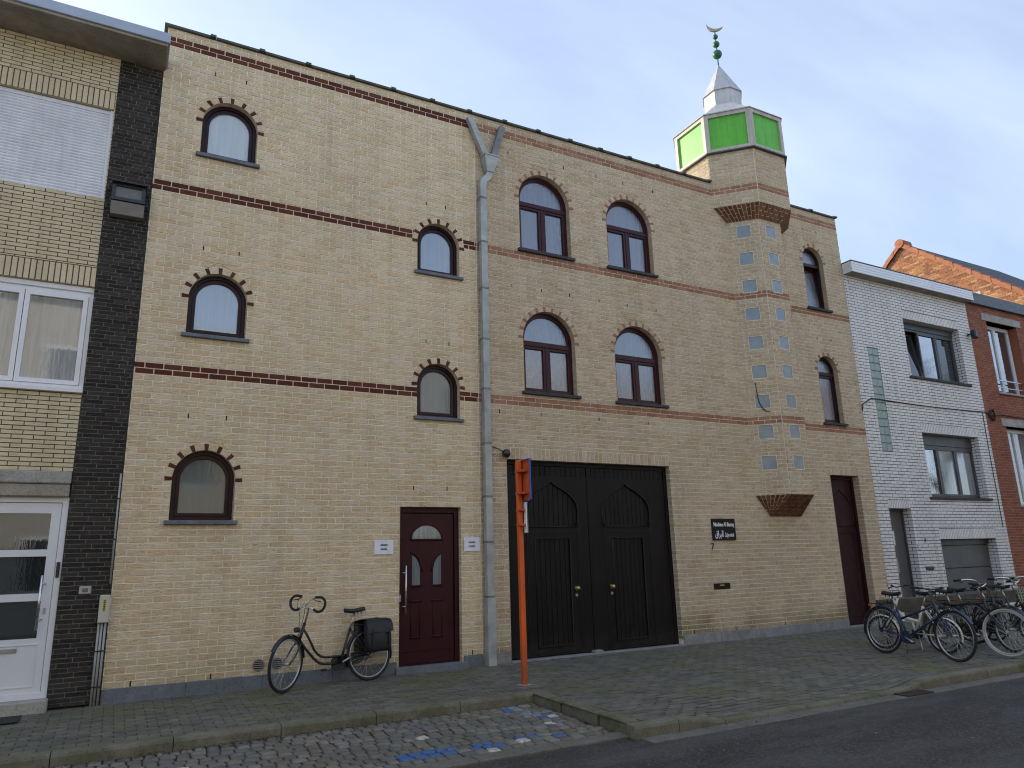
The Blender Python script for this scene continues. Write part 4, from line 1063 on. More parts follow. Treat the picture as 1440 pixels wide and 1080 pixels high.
for z0_, z1_ in ((1.21, 1.295), (1.72, 1.80)): m.box(a+.10, c-.10, .035, .10, z0_, z1_)
m.box(a, a+.10, .035, .10, .79, 2.225); m.box(c-.10, c, .035, .10, .79, 2.225); m.build('leaf', 'white_door', wd)
for z0_, z1_ in ((.79, 1.21), (1.295, 1.72), (1.80, 2.225)):
    m = MB(); m.quad([(x, .075, z) for x, z in rect_poly(a+.09, c-.09, z0_-.005, z1_+.005)]); m.build('pane', 'glass_clear_dark', wd)
m = MB(); m.ring(rect_poly(a+.08, c-.08, .26, .73), rect_poly(a+.08, c-.08, .26, .73, .012), .028, .036); m.build('moulding', 'white_door', wd)
boxpart('letter_slot', 'alu', wd, -1.25, -.90, .022, .036, .645, .695, 0, 0, .004)
hd = part('handle', 'steel', wd, lambda m: m.tube([(-.735, -.03, .88), (-.735, -.03, 1.50)], .013, 10))
for zz in (1.0, 1.40): m = MB(); m.tube([(-.735, -.03, zz), (-.69, .036, zz)], .008, 8); m.build('standoff', 'steel', hd)
m = MB(); m.box(-.688, -.664, .025, .036, 1.06, 1.13, 0, 0, .004); m.build('lock', 'alu', wd)
m = MB(); m.box(-.605, -.57, -.0, .02, 1.47, 1.65, 0, 0, .006); m.build('intercom', 'lamp_black', wd)
boxpart('doorstep', 'concrete_pale', lh, -1.70, -.53, -.16, .12, -.15, .128, 0, 0, .01)
boxpart('plinth', 'concrete_old', lh, XL, -1.71, -.012, .02, -.2, .16)
m = MB(); m.box(-.345, -.215, -.03, .004, 1.265, 1.36, 0, 0, .008); bl = m.build('doorbell', 'alu', lh); boxpart('button', 'lens_grey', bl, -.31, -.25, -.036, -.028, 1.29, 1.335, 0, 0, .004)
mat_ = thing('doormat', 'dark doormat lying before the white front door', 'doormat', loc=(-1.05, -.42, zpav(-1, -.4)+.002)); m = MB(); m.box(-.35, .30, -.2, .2, 0, .015, 0, 0, .004); m.build('mat', 'rubber', mat_)

fl = thing('floodlight', 'black boxy floodlight fixed high on the black brick pier', 'floodlight', loc=(-.27, -.01, 6.47))
m = MB(); m.ring(rect_poly(-.20, .20, -.12, .13), rect_poly(-.20, .20, -.12, .13, .045), -.22, .0); m.build('housing', 'lamp_black', fl)
m = MB(); m.box(-.16, .16, -.195, -.02, -.08, .09); m.build('lens', 'lens_grey', fl)
part('hood', 'lamp_black', fl, lambda m: m.faces([(-.21, -.28, .12), (.21, -.28, .12), (.21, 0, .17), (-.21, 0, .17), (-.21, -.28, .135), (.21, -.28, .135), (.21, 0, .185), (-.21, 0, .185)], [(0, 1, 2, 3), (4, 5, 6, 7), (0, 1, 5, 4), (1, 2, 6, 5), (3, 0, 4, 7)]))
part('gear_box', 'grille_grey', fl, lambda m: m.faces([(-.20, -.20, -.13), (.20, -.20, -.13), (.20, -.12, -.28), (-.20, -.12, -.28), (-.20, .0, -.13), (.20, .0, -.13), (.20, .0, -.28), (-.20, .0, -.28)], [(0, 1, 2, 3), (1, 5, 6, 2), (4, 0, 3, 7), (3, 2, 6, 7), (0, 1, 5, 4)]))
mbx = thing('cable_box', 'small cream utility box with yellow label and conduits beside the black pier', 'utility box', loc=(-.058, -.014, 0))
boxpart('case', 'plastic_cream', mbx, -.058, .058, -.075, .0, .925, 1.25, 0, 0, .012)
lb = boxpart('label', 'label_yellow', mbx, -.018, .014, -.077, -.074, 1.06, 1.20)
for i in range(6): boxpart('print', 'ink', lb, -.012+.003*(i % 2), .006+.003*(i % 3), -.0782, -.0768, 1.07+i*.021, 1.083+i*.021)
for k, dx in enumerate((-.04, -.008, .028)): part('conduit', 'conduit_grey', mbx, lambda m: m.tube([(dx, -.03, .93), (dx, -.03, .0)], .0135, 8))
for zz in (.20, .60): boxpart('clip', 'cable_black', mbx, -.058, .046, -.047, -.012, zz, zz+.014)
part('riser', 'conduit_grey', mbx, lambda m: m.tube([(.035, -.02, 1.38), (.033, -.02, 2.72)], .011, 8))
part('cable', 'cable_black', mbx, lambda m: m.tube([(.03, -.015, 1.24), (.034, -.018, 1.4), (.034, -.016, 3.2), (.04, -.014, 5.3), (.03, -.014, 8.3)], .006, 6))
for zz in (1.9, 2.4): boxpart('clip', 'cable_black', mbx, .018, .05, -.034, -.005, zz, zz+.014)

# ================================================================== white brick house
wh = thing('white_brick_house', 'white brick terraced house with dark shuttered windows and a strip of glass blocks', 'house')
WX0, WX1, WHH = 14.716, 19.64, .0744
ops = [Rect(16.76, 19.1, 5.63, 7.35), Rect(16.79, 19.1, 2.705, 4.48), Rect(15.125, 15.91, -.1, 2.62), Rect(16.83, 19.085, -.1, 1.98), Rect(15.21, 15.60, 3.715, 6.20)]
mo, bk = brickwork(WX0, WX1-.003, .02, 7.95, 0, WHH, .225, .014, ops, .03)
wall_from(bk, mo, wh, 'wall', ['mortar_charcoal', 'brick_white'], lambda b_: 1, 'brick', ident, 300)
boxpart('body', 'render_back', wh, WX0-.03, WX1+.03, .56, 9.0, -.3, 7.92)
wm = ['mortar_charcoal', 'brick_white']
lintel(wh, 16.76, 19.1, 7.125, 7.35, wm, .062, .012, .25); lintel(wh, 16.79, 19.1, 4.245, 4.48, wm, .062, .012, .25); lintel(wh, 15.125, 15.91, 2.43, 2.62, wm, .062, .012, .25); lintel(wh, 16.83, 19.085, 1.735, 1.98, wm, .062, .012, .25)
m = MB()
for x, sgn, za, zb in ((19.1, -1, 5.63, 7.12), (19.1, -1, 2.71, 4.24), (15.91, -1, 0, 2.43), (19.085, -1, 0, 1.73), (16.76, 1, 5.63, 7.12), (16.79, 1, 2.71, 4.24), (15.125, 1, 0, 2.43), (16.83, 1, 0, 1.73)):
    m.quad([(x, .006, za), (x, .28, za), (x, .28, zb), (x, .006, zb)], 0); jamb_bricks(m, x, sgn, .26, za, zb, 0, WHH, .014, 1)
m.build('jamb', wm, wh)['kind'] = 'stuff'
rect_window(wh, 16.765, 19.095, 5.63, 7.123, .20, 'frame_anthracite', 3, ['glass_clear_dark', 'glass_sky', 'glass_clear_dark'], .17, 'sill_dark', .1, None, .05, [8, 0, 0])
rect_window(wh, 16.795, 19.095, 2.705, 4.243, .20, 'frame_anthracite', 3, ['glass_sky', 'glass_curtain', 'glass_curtain'], .26, 'sill_dark', .1, None, .05)
dr = bpy.data.objects.new('door', None); C.objects.link(dr); dr.parent = wh
m = MB(); m.ring(rect_poly(15.13, 15.905, .03, 2.428), rect_poly(15.13, 15.905, .03, 2.428, .055), .20, .28); m.build('frame', 'frame_anthracite', dr)
boxpart('leaf', 'door_anthracite', dr, 15.185, 15.85, .225, .27, .085, 2.373)
for zz in (.42, 1.02, 1.62): boxpart('pane', 'glass_curtain', dr, 15.27, 15.50, .218, .226, zz, zz+.32, 0, 0, .003)
boxpart('step', 'bluestone_grey', dr, 15.09, 15.95, -.10, .2, -.15, .03, 0, 0, .006)
gd = bpy.data.objects.new('garage_door', None); C.objects.link(gd); gd.parent = wh
boxpart('head', 'frame_anthracite', gd, 16.835, 19.08, .19, .28, 1.60, 1.733)
for i in range(3): boxpart('panel', 'door_anthracite', gd, 16.835, 19.08, .22, .26, .01+i*.53, .53+i*.53, 0, 0, .008)
gb = bpy.data.objects.new('glass_block_strip', None); C.objects.link(gb); gb.parent = wh
boxpart('bedding', 'mortar_sand', gb, 15.205, 15.605, .02, .06, 3.715, 6.20)
for i in range(13):
    for k in range(2): boxpart('glass_block', 'glass_block_green', gb, 15.216+k*.194, 15.216+k*.194+.183, .004, .05, 3.722+i*.1908, 3.722+i*.1908+.180, 0, 0, .014)
boxpart('letter_slot', 'lamp_black', wh, 16.11, 16.41, -.012, .01, 1.06, 1.14, 0, 0, .02)
m = MB(); m.box(15.95, 16.03, -.02, .01, 1.50, 1.66, 0, 0, .008); m.build('doorbell', 'alu', wh)
boxpart('house_plate', 'lamp_black', wh, 16.23, 16.27, -.01, .01, 1.68, 1.76)
cn = bpy.data.objects.new('cornice', None); C.objects.link(cn); cn.parent = wh
boxpart('soffit', 'concrete_old', cn, 14.73, 19.6, -.235, .3, 7.935, 7.965)
for i in range(4): boxpart('board', 'white_plastic', cn, 14.722, 19.615, -.255, -.236, 7.935+i*.0655, 7.997+i*.0655, 0, 0, .004)
for i in range(4): boxpart('end_board', 'white_plastic', cn, 14.712, 14.728, -.236, .0, 7.935+i*.0655, 7.997+i*.0655, 0, 0, .004)
boxpart('capping', 'fascia_slate', cn, 14.705, 19.625, -.265, .5, 8.20, 8.218); boxpart('roof', 'roof_felt', wh, 14.73, 19.62, .3, 9.0, 7.93, 8.19)
cb = thing('facade_cable', 'black cable strung across the white brick house front', 'cable')
pts = [(14.69, 4.62), (14.70, 4.76), (14.90, 4.86), (15.06, 4.935)]+[(15.06+(19.59-15.06)*i/10, 4.94-.035*math.sin(math.pi*i/10)) for i in range(1, 11)]+[(19.93, 4.86), (20.3, 4.92), (21.0, 4.9), (24.0, 4.9)]
part('wire', 'cable_black', cb, lambda m: m.tube([(x, -.02, z) for x, z in pts], .012, 6))
m = MB()
for k in range(5): m.tube([(19.88+.14*math.cos(t*.52+k)*(1-.1*k), -.03-.008*k, 4.87+.12*math.sin(t*.52+k)*(1+.08*k)) for t in range(12)], .012, 6, 0, True, True)
m.build('coil', 'cable_black', cb)
part('wire', 'cable_black', cb, lambda m: m.tube([(19.50, -.012, 4.90), (19.48, -.012, 4.3), (19.47, -.012, 2.0)], .008, 6))
bl2 = thing('wall_lantern', 'small black lantern high on the corner of the white brick house', 'lamp', loc=(19.48, -.01, 7.02))
part('arm', 'lamp_black', bl2, lambda m: m.box(-.03, .03, -.12, .0, -.02, .02)); part('head', 'lamp_black', bl2, lambda m: m.box(-.08, .08, -.24, -.10, -.14, .10, 0, 0, .03))

# ================================================================== red brick house
rh = thing('red_brick_house', 'red brick terraced house with pale stone lintels at the end of the row', 'house')
RX0, RX1 = 19.645, 24.55
ops = [Rect(20.50, 22.0, 5.55, 7.56), Rect(20.50, 22.0, 2.55, 4.62), Rect(22.9, 24.0, 5.55, 7.56), Rect(22.9, 24.0, 0, 2.9)]
mo, bk = brickwork(RX0, RX1, .02, 7.97, 0, .068, .215, .012, ops, .08)
wall_from(bk, mo, rh, 'wall', ['mortar_sand', 'brick_red'], lambda b_: 1, 'brick', ident, 0)
boxpart('body', 'render_back', rh, RX0-.02, RX1-.01, .40, 9.0, -.3, 7.95)
boxpart('fascia', 'fascia_slate', rh, RX0, RX1, -.10, .4, 7.96, 8.28, 0, 0, .005); boxpart('roof', 'roof_felt', rh, RX0, RX1, .4, 9.0, 7.95, 8.24)
for x0_, x1_, z0_, z1_ in ((20.50, 22.0, 5.55, 7.56), (20.50, 22.0, 2.55, 4.62), (22.9, 24.0, 5.55, 7.56)):
    boxpart('stone_lintel', 'concrete_pale', rh, x0_-.2, x1_+.2, -.02, .25, z1_, z1_+.21, 0, 0, .005)
    rect_window(rh, x0_, x1_, z0_, z1_, .24, 'white_plastic', 2, 'glass_sky' if z0_ > 4 else 'glass_curtain', 0, 'concrete_pale', .08, 'brick_red')
dr = bpy.data.objects.new('door', None); C.objects.link(dr); dr.parent = rh
boxpart('leaf', 'door_anthracite', dr, 22.95, 23.95, .22, .3, 0, 2.85); boxpart('frame', 'frame_anthracite', dr, 22.9, 24.0, .2, .22, 2.80, 2.9)
rp_ = bpy.data.objects.new('balcony_rail', None); C.objects.link(rp_); rp_.parent = rh
boxpart('rail', 'alu', rp_, 20.52, 21.98, .10, .13, 5.92, 5.95); boxpart('rail', 'alu', rp_, 20.52, 21.98, .10, .13, 5.72, 5.74)

# ================================================================== gabled house beyond, its sunlit side wall above the flat roofs
gh = thing('gabled_house', 'taller house with sunlit orange brick gable and dark slate roof', 'house')
GX, YR, ZR, SL = 24.6, 4.47, 12.48, .8625
T = lambda u, d, z: (GX+d, 9.0-u, z)
mb = MB(); k = 0; z = 6.0
while z < ZR-.1:
    hh = min(4.45, (ZR-.06-(z+.035))/SL); mo, bk = brickwork(9.0-(YR+hh), 9.0-(YR-hh), z, z+.072, 6.0, .072, .215, .012, [], .03)
    add_mortar(mb, mo, T, .0068, 0)
    for b_ in bk: add_brick(mb, b_, T, 1)
    z += .072
mb.build('gable_wall', ['mortar_sand', 'brick_orange'], gh)['kind'] = 'stuff'
boxpart('body', 'brick_red', gh, GX+.02, 31, .0, 8.9, -.3, 8.55)
def groof(m):
    for sgn in (-1, 1):
        e = YR+sgn*4.65; ze = ZR-4.65*SL
        m.faces([(GX-.02, YR, ZR+.06), (31, YR, ZR+.06), (31, e, ze+.06), (GX-.02, e, ze+.06), (GX-.02, YR, ZR-.06), (31, YR, ZR-.06), (31, e, ze-.06), (GX-.02, e, ze-.06)], [(0, 1, 2, 3), (4, 5, 6, 7), (0, 3, 7, 4), (1, 2, 6, 5), (3, 2, 6, 7)])
part('roof', 'roof_slate', gh, groof)
n = 17
for sgn in (-1, 1):
    for i in range(n):
        f0, f1 = i/n, (i+1)/n+.02; ya, yb = YR+sgn*4.65*f0, YR+sgn*4.65*f1; za, zb = ZR-4.65*f0*SL+.05, ZR-4.65*f1*SL+.05
        lift = .03; gx = GX-.09-.010*(i % 2)
        m = MB(); m.faces([(gx, ya, za+.02), (GX+.16, ya, za+.06), (GX+.16, yb, zb+.06+lift), (gx, yb, zb+.02+lift), (gx, ya, za-.17), (gx, yb, zb-.17+lift)], [(0, 1, 2, 3), (4, 0, 3, 5)]); m.build('verge_tile', 'tile_red', gh)
part('ridge_end', 'tile_red', gh, lambda m: m.tube([(GX-.12, YR, ZR+.02), (GX+.4, YR, ZR+.02)], .17, 12))
for y_, z_ in ((2.35, 9.75), (2.2, 9.72)): boxpart('render_patch', 'render_pale', gh, GX-.012, GX+.004, y_-.13, y_+.13, z_-.10, z_+.10)

# ================================================================== the other side of the street (seen only in the window glass)
far = [(-20, -13.2, 8.6, 'render_grey', 'grey rendered house with pale cornice, left end of the row facing the mosque'), (-13.2, -6.6, 9.2, 'brick_cream', 'cream brick house across the street beside the grey rendered one'),
       (-6.6, .2, 9.5, 'render_pale', 'pale rendered house across the street opposite the white front door'), (.2, 6.4, 8.8, 'brick_tan', 'tan brick house across the street opposite the wine red door'),
       (6.4, 12.6, 9.4, 'brick_white', 'white brick house across the street opposite the minaret'), (12.6, 19, 8.9, 'render_grey', 'grey rendered house across the street opposite the white brick house'),
       (19, 25.6, 8.4, 'brick_cream', 'cream brick house across the street opposite the red brick house'), (25.6, 30.5, 9.3, 'brick_red', 'red brick house across the street beside the bare tree')]
for i, (xa, xb, hh, mt, lab) in enumerate(far):
    h = thing('terraced_house', lab, 'house', 'houses across the street')
    boxpart('wall', mt, h, xa+.01, xb-.01, -22.0, -13.2, -.3, hh)
    boxpart('cornice', 'white_plastic', h, xa+.02, xb-.02, -13.4+.2, -12.95, hh-.25, hh+.02); boxpart('roof', 'roof_slate', h, xa+.02, xb-.02, -21.8, -13.3, hh, hh+.18)
    w = (xb-xa)/2
    for fz in (1.0, 3.9, 6.4):
        for kx in range(2):
            cx = xa+w*(kx+.5)
            wn = boxpart('window', 'white_plastic', h, cx-.75, cx+.75, -13.2, -13.15, fz, fz+1.5); boxpart('pane', 'glass_clear_dark', wn, cx-.66, cx-.03, -13.155, -13.14, fz+.09, fz+1.41); boxpart('pane', 'glass_clear_dark', wn, cx+.03, cx+.66, -13.155, -13.14, fz+.09, fz+1.41)
# unseen house left of the cream one, added to keep the street in shade
nh = thing('unseen_shade_house', 'unseen rendered house added beside the cream brick house to shade the street', 'house')
boxpart('wall', 'render_pale', nh, -20, -7.22, .0, 9.0, -.3, 8.8); boxpart('roof', 'roof_slate', nh, -20, -7.22, -.3, 9.2, 8.8, 9.0)
for cx in (-9.2, -12.5, -16): 
    for fz in (1.0, 3.9, 6.3): wn = boxpart('window', 'white_plastic', nh, cx-.8, cx+.8, -.03, .02, fz, fz+1.5); boxpart('pane', 'glass_clear_dark', wn, cx-.7, cx+.7, -.04, -.028, fz+.1, fz+1.4)
# bare street tree across the road
tr = thing('street_tree', 'bare winter street tree across the road', 'tree', loc=(37.5, -11.9, -.05))
rng = random.Random(3); tm, cm = MB(), MB()
def grow(p, d, ln, rad, lev):
    q = p+d*ln*.5+Vector((rng.uniform(-.06, .06), rng.uniform(-.06, .06), 0))*ln; e = p+d*ln
    (tm if lev < 2 else cm).tube([p, q, e], [rad, rad*.82, rad*.62], 6 if lev < 3 else 4, 0, False)
    if lev >= 6: return
    for k in range(3 if lev else 4):
        a = Vector((rng.gauss(0, 1), rng.gauss(0, 1), rng.gauss(.35, .5))).normalized(); grow(e if k else q.lerp(e, .6), (d*.95+a*.85).normalized(), ln*rng.uniform(.62, .82), rad*.60, lev+1)
grow(Vector((0, 0, 0)), Vector((0, 0, 1)), 4.4, .26, 0)
tm.build('trunk', 'bark', tr); cm.build('crown', 'bark', tr)

# ================================================================== orange sign post seen from behind
sp = thing('parking_sign', 'orange square post with a sign seen from behind, an orange reflection coloured into its back, and a narrow plate below', 'sign', loc=(4.80, -1.68, zpav(4.8, -1.68)))
boxpart('post', 'orange_paint', sp, -.034, .034, -.034, .034, -.3, 2.90, 0, 0, .006)
boxpart('base_collar', 'mortar_sand', sp, -.075, .075, -.06, .06, -.02, .006, 0, 0, .003)
def rr_poly(w, h, r, n=5):
    o_ = []
    for cx, cz, a0 in ((w-r, h-r, 0), (-w+r, h-r, 90), (-w+r, -h+r, 180), (w-r, -h+r, 270)):
        for i in range(n+1): a = R(a0+90*i/n); o_.append((cx+r*math.cos(a), cz+r*math.sin(a)))
    return o_
def plate(name, w, h, yc, zc, mats, r=.03, dep=.012, flange=.018):
    pl = bpy.data.objects.new(name, None); C.objects.link(pl); pl.parent = sp
    a = R(-8)     # sheet turned a little to the road
    Tp = lambda x, y, z: (.052+y*math.cos(a)+x*math.sin(a)*0, yc+x, zc+z)
    m = MB(); poly = rr_poly(w, h, r); m.prism(poly, 0, dep, 0, Tp, True); m.build('sheet', mats[0], pl)
    m = MB(); pi = [(x*(1-.012/w), z*(1-.012/h)) for x, z in poly]; m.ring(poly, pi, -flange, dep+.001, 0, Tp); m.build('rim', mats[1], pl)
    m = MB(); m.quad([Tp(x, dep+.002, z) for x, z in poly][::-1]); m.build('face', mats[2], pl)
plate('sign_plate', .150, .285, -.105, 2.62, ('orange_paint_and_reflection', 'sign_blue', 'sign_blue'))
plate('sub_plate', .028, .205, -.085, 2.12, ('sign_white', 'sign_white', 'sign_white'), .01)
for zz in (2.44, 2.74, 2.02, 2.22):
    boxpart('clamp', 'orange_paint_and_reflection', sp, -.040, .052, -.17 if zz > 2.4 else -.10, .040, zz-.014, zz+.014, 0, 0, .004)

# ================================================================== bicycles
def bike(label, rear, head, lean=0.0, steer=0.0, style='mixte', paint='bike_black', bar='city', Rw=.335, WB=1.10, tyre='rubber', rim='alu', group=None, z=None, guard=True, rack=True, basket=False, saddle_z=.93):
    root = thing('bicycle', label, 'bicycle', group, (rear[0], rear[1], zpav(*rear) if z is None else z)); root.rotation_euler = (lean, 0, head)
    V = Vector; ax = V((0, 0, Rw)); fx = V((WB, 0, Rw)); bb = V((.44, 0, .275)); sc = V((.275, 0, .70)); hb = V((WB-.225, 0, .60)); ht = V((WB-.30, 0, .80))
    axis = (ht-hb).normalized(); RM = Matrix.Rotation(steer, 3, axis)
    Fr = lambda p: tuple(hb+RM @ (V(p)-hb))
    def wheel(c, front):
        w = bpy.data.objects.new('wheel', None); C.objects.link(w); w.parent = root
        X = (lambda p: Fr(p)) if front else (lambda p: tuple(p))
        circ = lambda r, n=40: [X(c+V((math.cos(2*math.pi*i/n)*r, 0, math.sin(2*math.pi*i/n)*r))) for i in range(n)]
        part('tyre', tyre, w, lambda m: m.tube(circ(Rw-.019), .0195, 8, 0, False, True))
        part('rim', rim, w, lambda m: m.tube(circ(Rw-.045), .0115, 6, 0, False, True))
        part('hub', 'alu', w, lambda m: m.tube([X(c+V((0, -.05, 0))), X(c+V((0, .05, 0)))], .02, 8))
        def sp(m):
            for i in range(28):
                a = 2*math.pi*i/28; t = a+(.42 if i % 4 < 2 else -.42); s = .032 if i % 2 else -.032
                m.tube([X(c+V((math.cos(t)*.022, s, math.sin(t)*.022))), X(c+V((math.cos(a)*(Rw-.05), 0, math.sin(a)*(Rw-.05))))], .0018, 3, 0, False)
        part('spokes', 'steel', w, sp)['kind'] = 'stuff'
    wheel(ax, False); wheel(fx, True)
    def mg(name, c, a0, a1, X):
        def fn(m):
            n = 18; rows_ = []
            for i in range(n+1):
                a = R(a0+(a1-a0)*i/n); rows_.append([X(c+V((math.cos(a)*r_, y, math.sin(a)*r_))) for y, r_ in ((-.026, Rw+.006), (-.016, Rw+.018), (.016, Rw+.018), (.026, Rw+.006))])
            m.faces([p for r_ in rows_ for p in r_], [(i*4+k, i*4+k+1, i*4+5+k, i*4+4+k) for i in range(n) for k in range(3)], 0, 0, True)
            e = c+V((math.cos(R(a0+.7*(a1-a0)))*(Rw+.01), 0, math.sin(R(a0+.7*(a1-a0)))*(Rw+.01)))
            for y in (-.028, .028): m.tube([X(c+V((0, y*1.6, 0))), X(e+V((0, y, 0)))], .0028, 4)
        part(name, paint, root, fn)
    if guard: mg('mudguard', ax, 15, 195, tuple); mg('mudguard', fx, 30, 175, Fr)
    def frame(m):
        r_ = .0165
        m.tube([bb, sc], r_, 10); m.tube([hb+axis*-.02, ht+axis*.01], .020, 10)
        for y in (-.055, .055):
            m.tube([bb+V((-.03, y*.5, 0)), ax+V((0, y, 0))], .0095, 8); m.tube([sc+V((0, y*.35, -.02)), ax+V((0, y, 0))], .008, 8)
        if style == 'swan':
            def cur(p, q, k): return [p.lerp(q, t)+V((-.02, 0, -k))*(4*t*(1-t))**.9*(1-.35*t) for t in [i/12 for i in range(13)]]
            low = [hb.lerp(ht, .05), V((WB-.33, 0, .47)), V((WB-.45, 0, .34)), V((WB-.55, 0, .285)), bb+V((.02, 0, -.0))]
            upp = [hb.lerp(ht, .75), V((WB-.37, 0, .60)), V((WB-.43, 0, .47)), V((WB-.50, 0, .395)), V((WB-.60, 0, .36)), V((.385, 0, .36)), bb.lerp(sc, .18)]
            m.tube(spline(low), r_*1.05, 10); m.tube(spline(upp), r_*.95, 10)
        elif style == 'fold':
            m.tube([hb.lerp(ht, .2), V((WB-.40, 0, .50)), bb.lerp(sc, .42)], .027, 10); m.tube([V((WB-.5, 0, .47)), bb], .018, 8)
        else:
            tt = {'mixte': .62, 'diamond': .97}[style]
            m.tube([hb.lerp(ht, .8), bb.lerp(sc, tt)], r_*.95, 10); m.tube([hb.lerp(ht, .12), bb], r_*1.1, 10)
    part('frame', paint, root, frame)
    def fork(m):
        m.tube([Fr(hb+axis*-.0), Fr(hb+axis*-.03)], .020, 8)
        for y in (-.055, .055): m.tube([Fr(p) for p in spline([hb+axis*-.02+V((0, y*.6, 0)), hb.lerp(fx, .35)+V((-.012, y, 0)), hb.lerp(fx, .75)+V((-.02, y, 0)), fx+V((0, y, 0))])], [.0135-.0006*i for i in range(10)], 8)
    part('fork', paint, root, fork)
    sp_ = sc+(sc-bb).normalized()*(saddle_z-.06-.70)/.93
    part('seat_post', 'alu', root, lambda m: m.tube([sc, sp_], .0125, 8))
    def saddle(m):
        sec = []
        for t in range(9):
            f = t/8; w = .024+.062*smooth((f-.35)/.5); x = .15-.28*f; h = .0+.018*abs(f-.45)*2
            sec.append([(sp_.x+x, -w, sp_.z+.0+h), (sp_.x+x, -w*.75, sp_.z+.05+h), (sp_.x+x, 0, sp_.z+.062+h-.006), (sp_.x+x, w*.75, sp_.z+.05+h), (sp_.x+x, w, sp_.z+.0+h)])
        m.faces([p for q in sec for p in q], [(i*5+k, i*5+k+1, i*5+6+k, i*5+5+k) for i in range(8) for k in range(4)]+[(0, 1, 2, 3, 4), (44, 43, 42, 41, 40)]+[(i*5+4, i*5, i*5+5, i*5+9) for i in range(8)], 0, 0, True)
        for y in (-.045, .045): m.tube([(sp_.x-.08, y, sp_.z+.03), (sp_.x-.08, y, sp_.z-.015)], .008, 6)
    part('saddle', 'leather_black', root, saddle)
    top = ht+axis*(.19 if bar == 'butterfly' else .18)
    part('stem', 'alu', root, lambda m: m.tube([Fr(ht), Fr(top), Fr(top+V((.045, 0, .015)))], .0135, 8))
    b0 = top+V((.05, 0, .015))
    if bar == 'butterfly':
        hv, uv = V((-.12, 0, .98)), V((0, 1, 0))
        half = [(.0, 0), (.06, .02), (.11, -.005), (.17, -.03), (.235, -.01), (.27, .05), (.26, .115), (.20, .155), (.11, .15)]
        gr = lambda s: spline([b0+uv*(s*y)+hv*x for y, x in half[2:]], 18); co = lambda s: spline([b0+uv*(s*y)+hv*x for y, x in half], 24)
    elif bar == 'flat':
        half = [(.0, 0, 0), (.10, -.01, .01), (.20, -.035, .025), (.30, -.075, .03)]
        co = lambda s: spline([b0+V((x, s*y, zz)) for y, x, zz in half]); gr = lambda s: [b0+V((x, s*y, zz)) for y, x, zz in half[2:]]
    else:
        half = [(.0, 0, 0), (.06, .01, .03), (.16, .0, .075), (.24, -.06, .085), (.275, -.15, .07), (.285, -.26, .055)]
        co = lambda s: spline([b0+V((x, s*y, zz)) for y, x, zz in half]); gr = lambda s: [b0+V((x, s*y, zz)) for y, x, zz in half[4:]]
    hb_ = bpy.data.objects.new('handlebar', None); C.objects.link(hb_); hb_.parent = root
    for s in (-1, 1):
        part('bar', 'chrome' if bar != 'flat' else 'bike_black', hb_, lambda m: m.tube([Fr(p) for p in co(s)], .0112, 8)); part('grip', 'rubber', hb_, lambda m: m.tube([Fr(p) for p in gr(s)], .0172, 8))
        g0 = V(gr(s)[0 if bar != 'butterfly' else -1])
        part('brake_lever', 'bike_black', hb_, lambda m: m.tube([Fr(g0+V((.015, -s*.02, -.01))), Fr(g0+V((.04, s*.03, -.04))), Fr(g0+V((.02, s*.10, -.045)))], .006, 6))
        part('brake_cable', 'cable_black', hb_, lambda m: m.tube([Fr(p) for p in spline([g0+V((.02, 0, 0)), b0+V((.12, s*.07, .05)), b0+V((.09, s*.03, -.10)), hb+V((.04, 0, .02))])], .0035, 5, 0, False))
    cw = bpy.data.objects.new('crankset', None); C.objects.link(cw); cw.parent = root
    part('chainring', 'bike_black' if style != 'mixte' else paint, cw, lambda m: m.tube([bb+V((0, -.048, 0)), bb+V((0, -.040, 0))], .088, 24))
    for s, a in ((-1, R(-25)), (1, R(155))):
        e = bb+V((math.cos(a)*.17, s*.075, math.sin(a)*.17)); part('crank', 'alu', cw, lambda m: m.tube([bb+V((0, s*.06, 0)), e], [.014, .010], 6))
        pdl = MB(); pdl.box(e.x-.04, e.x+.04, min(e.y+s*.015, e.y+s*.10), max(e.y+s*.015, e.y+s*.10), e.z-.012, e.z+.012, 0, 0, .004); pdl.build('pedal', 'rubber', cw)
    if style in ('swan', 'diamond'):
        part('chain_case', 'bike_black', root, lambda m: m.prism([(bb.x+.10, bb.z+.05), (bb.x+.10, bb.z-.06), (bb.x+.03, bb.z-.10), (bb.x-.05, bb.z-.09), (-.06, Rw-.055), (-.07, Rw+.02), (-.03, Rw+.055), (bb.x-.04, bb.z+.095), (bb.x+.05, bb.z+.09)], -.062, -.038, 0, None, True))
    else:
        part('chain', 'rust_iron', root, lambda m: (m.tube([bb+V((0, -.044, .086)), ax+V((0, -.044, .035))], .004, 4), m.tube([bb+V((0, -.044, -.086)), ax+V((0, -.044, -.035))], .004, 4), m.tube([ax+V((0, -.05, 0)), ax+V((0, -.036, 0))], .038, 14)))
    if rack:
        def rk(m):
            zt = Rw*2+.05
            for y in (-.06, 0, .06): m.tube([(.19, y, zt), (-.20, y, zt-.01)], .005, 6)
            for y in (-.065, .065): m.tube([ax+V((0, y, .01)), V((-.05, y, zt-.005))], .005, 6); m.tube([ax+V((0, y, .01)), V((-.18, y, zt-.01))], .0045, 6)
        part('luggage_rack', 'bike_black', root, rk)
        part('rear_light', 'reflector_orange', root, lambda m: m.box(-.235, -.20, -.03, .03, Rw*2+.0, Rw*2+.045, 0, 0, .008))
    if bar != 'butterfly': part('kickstand', 'alu', root, lambda m: m.tube([bb+V((-.06, .03, -.03)), V((bb.x-.16, .15, .03))], .009, 6))
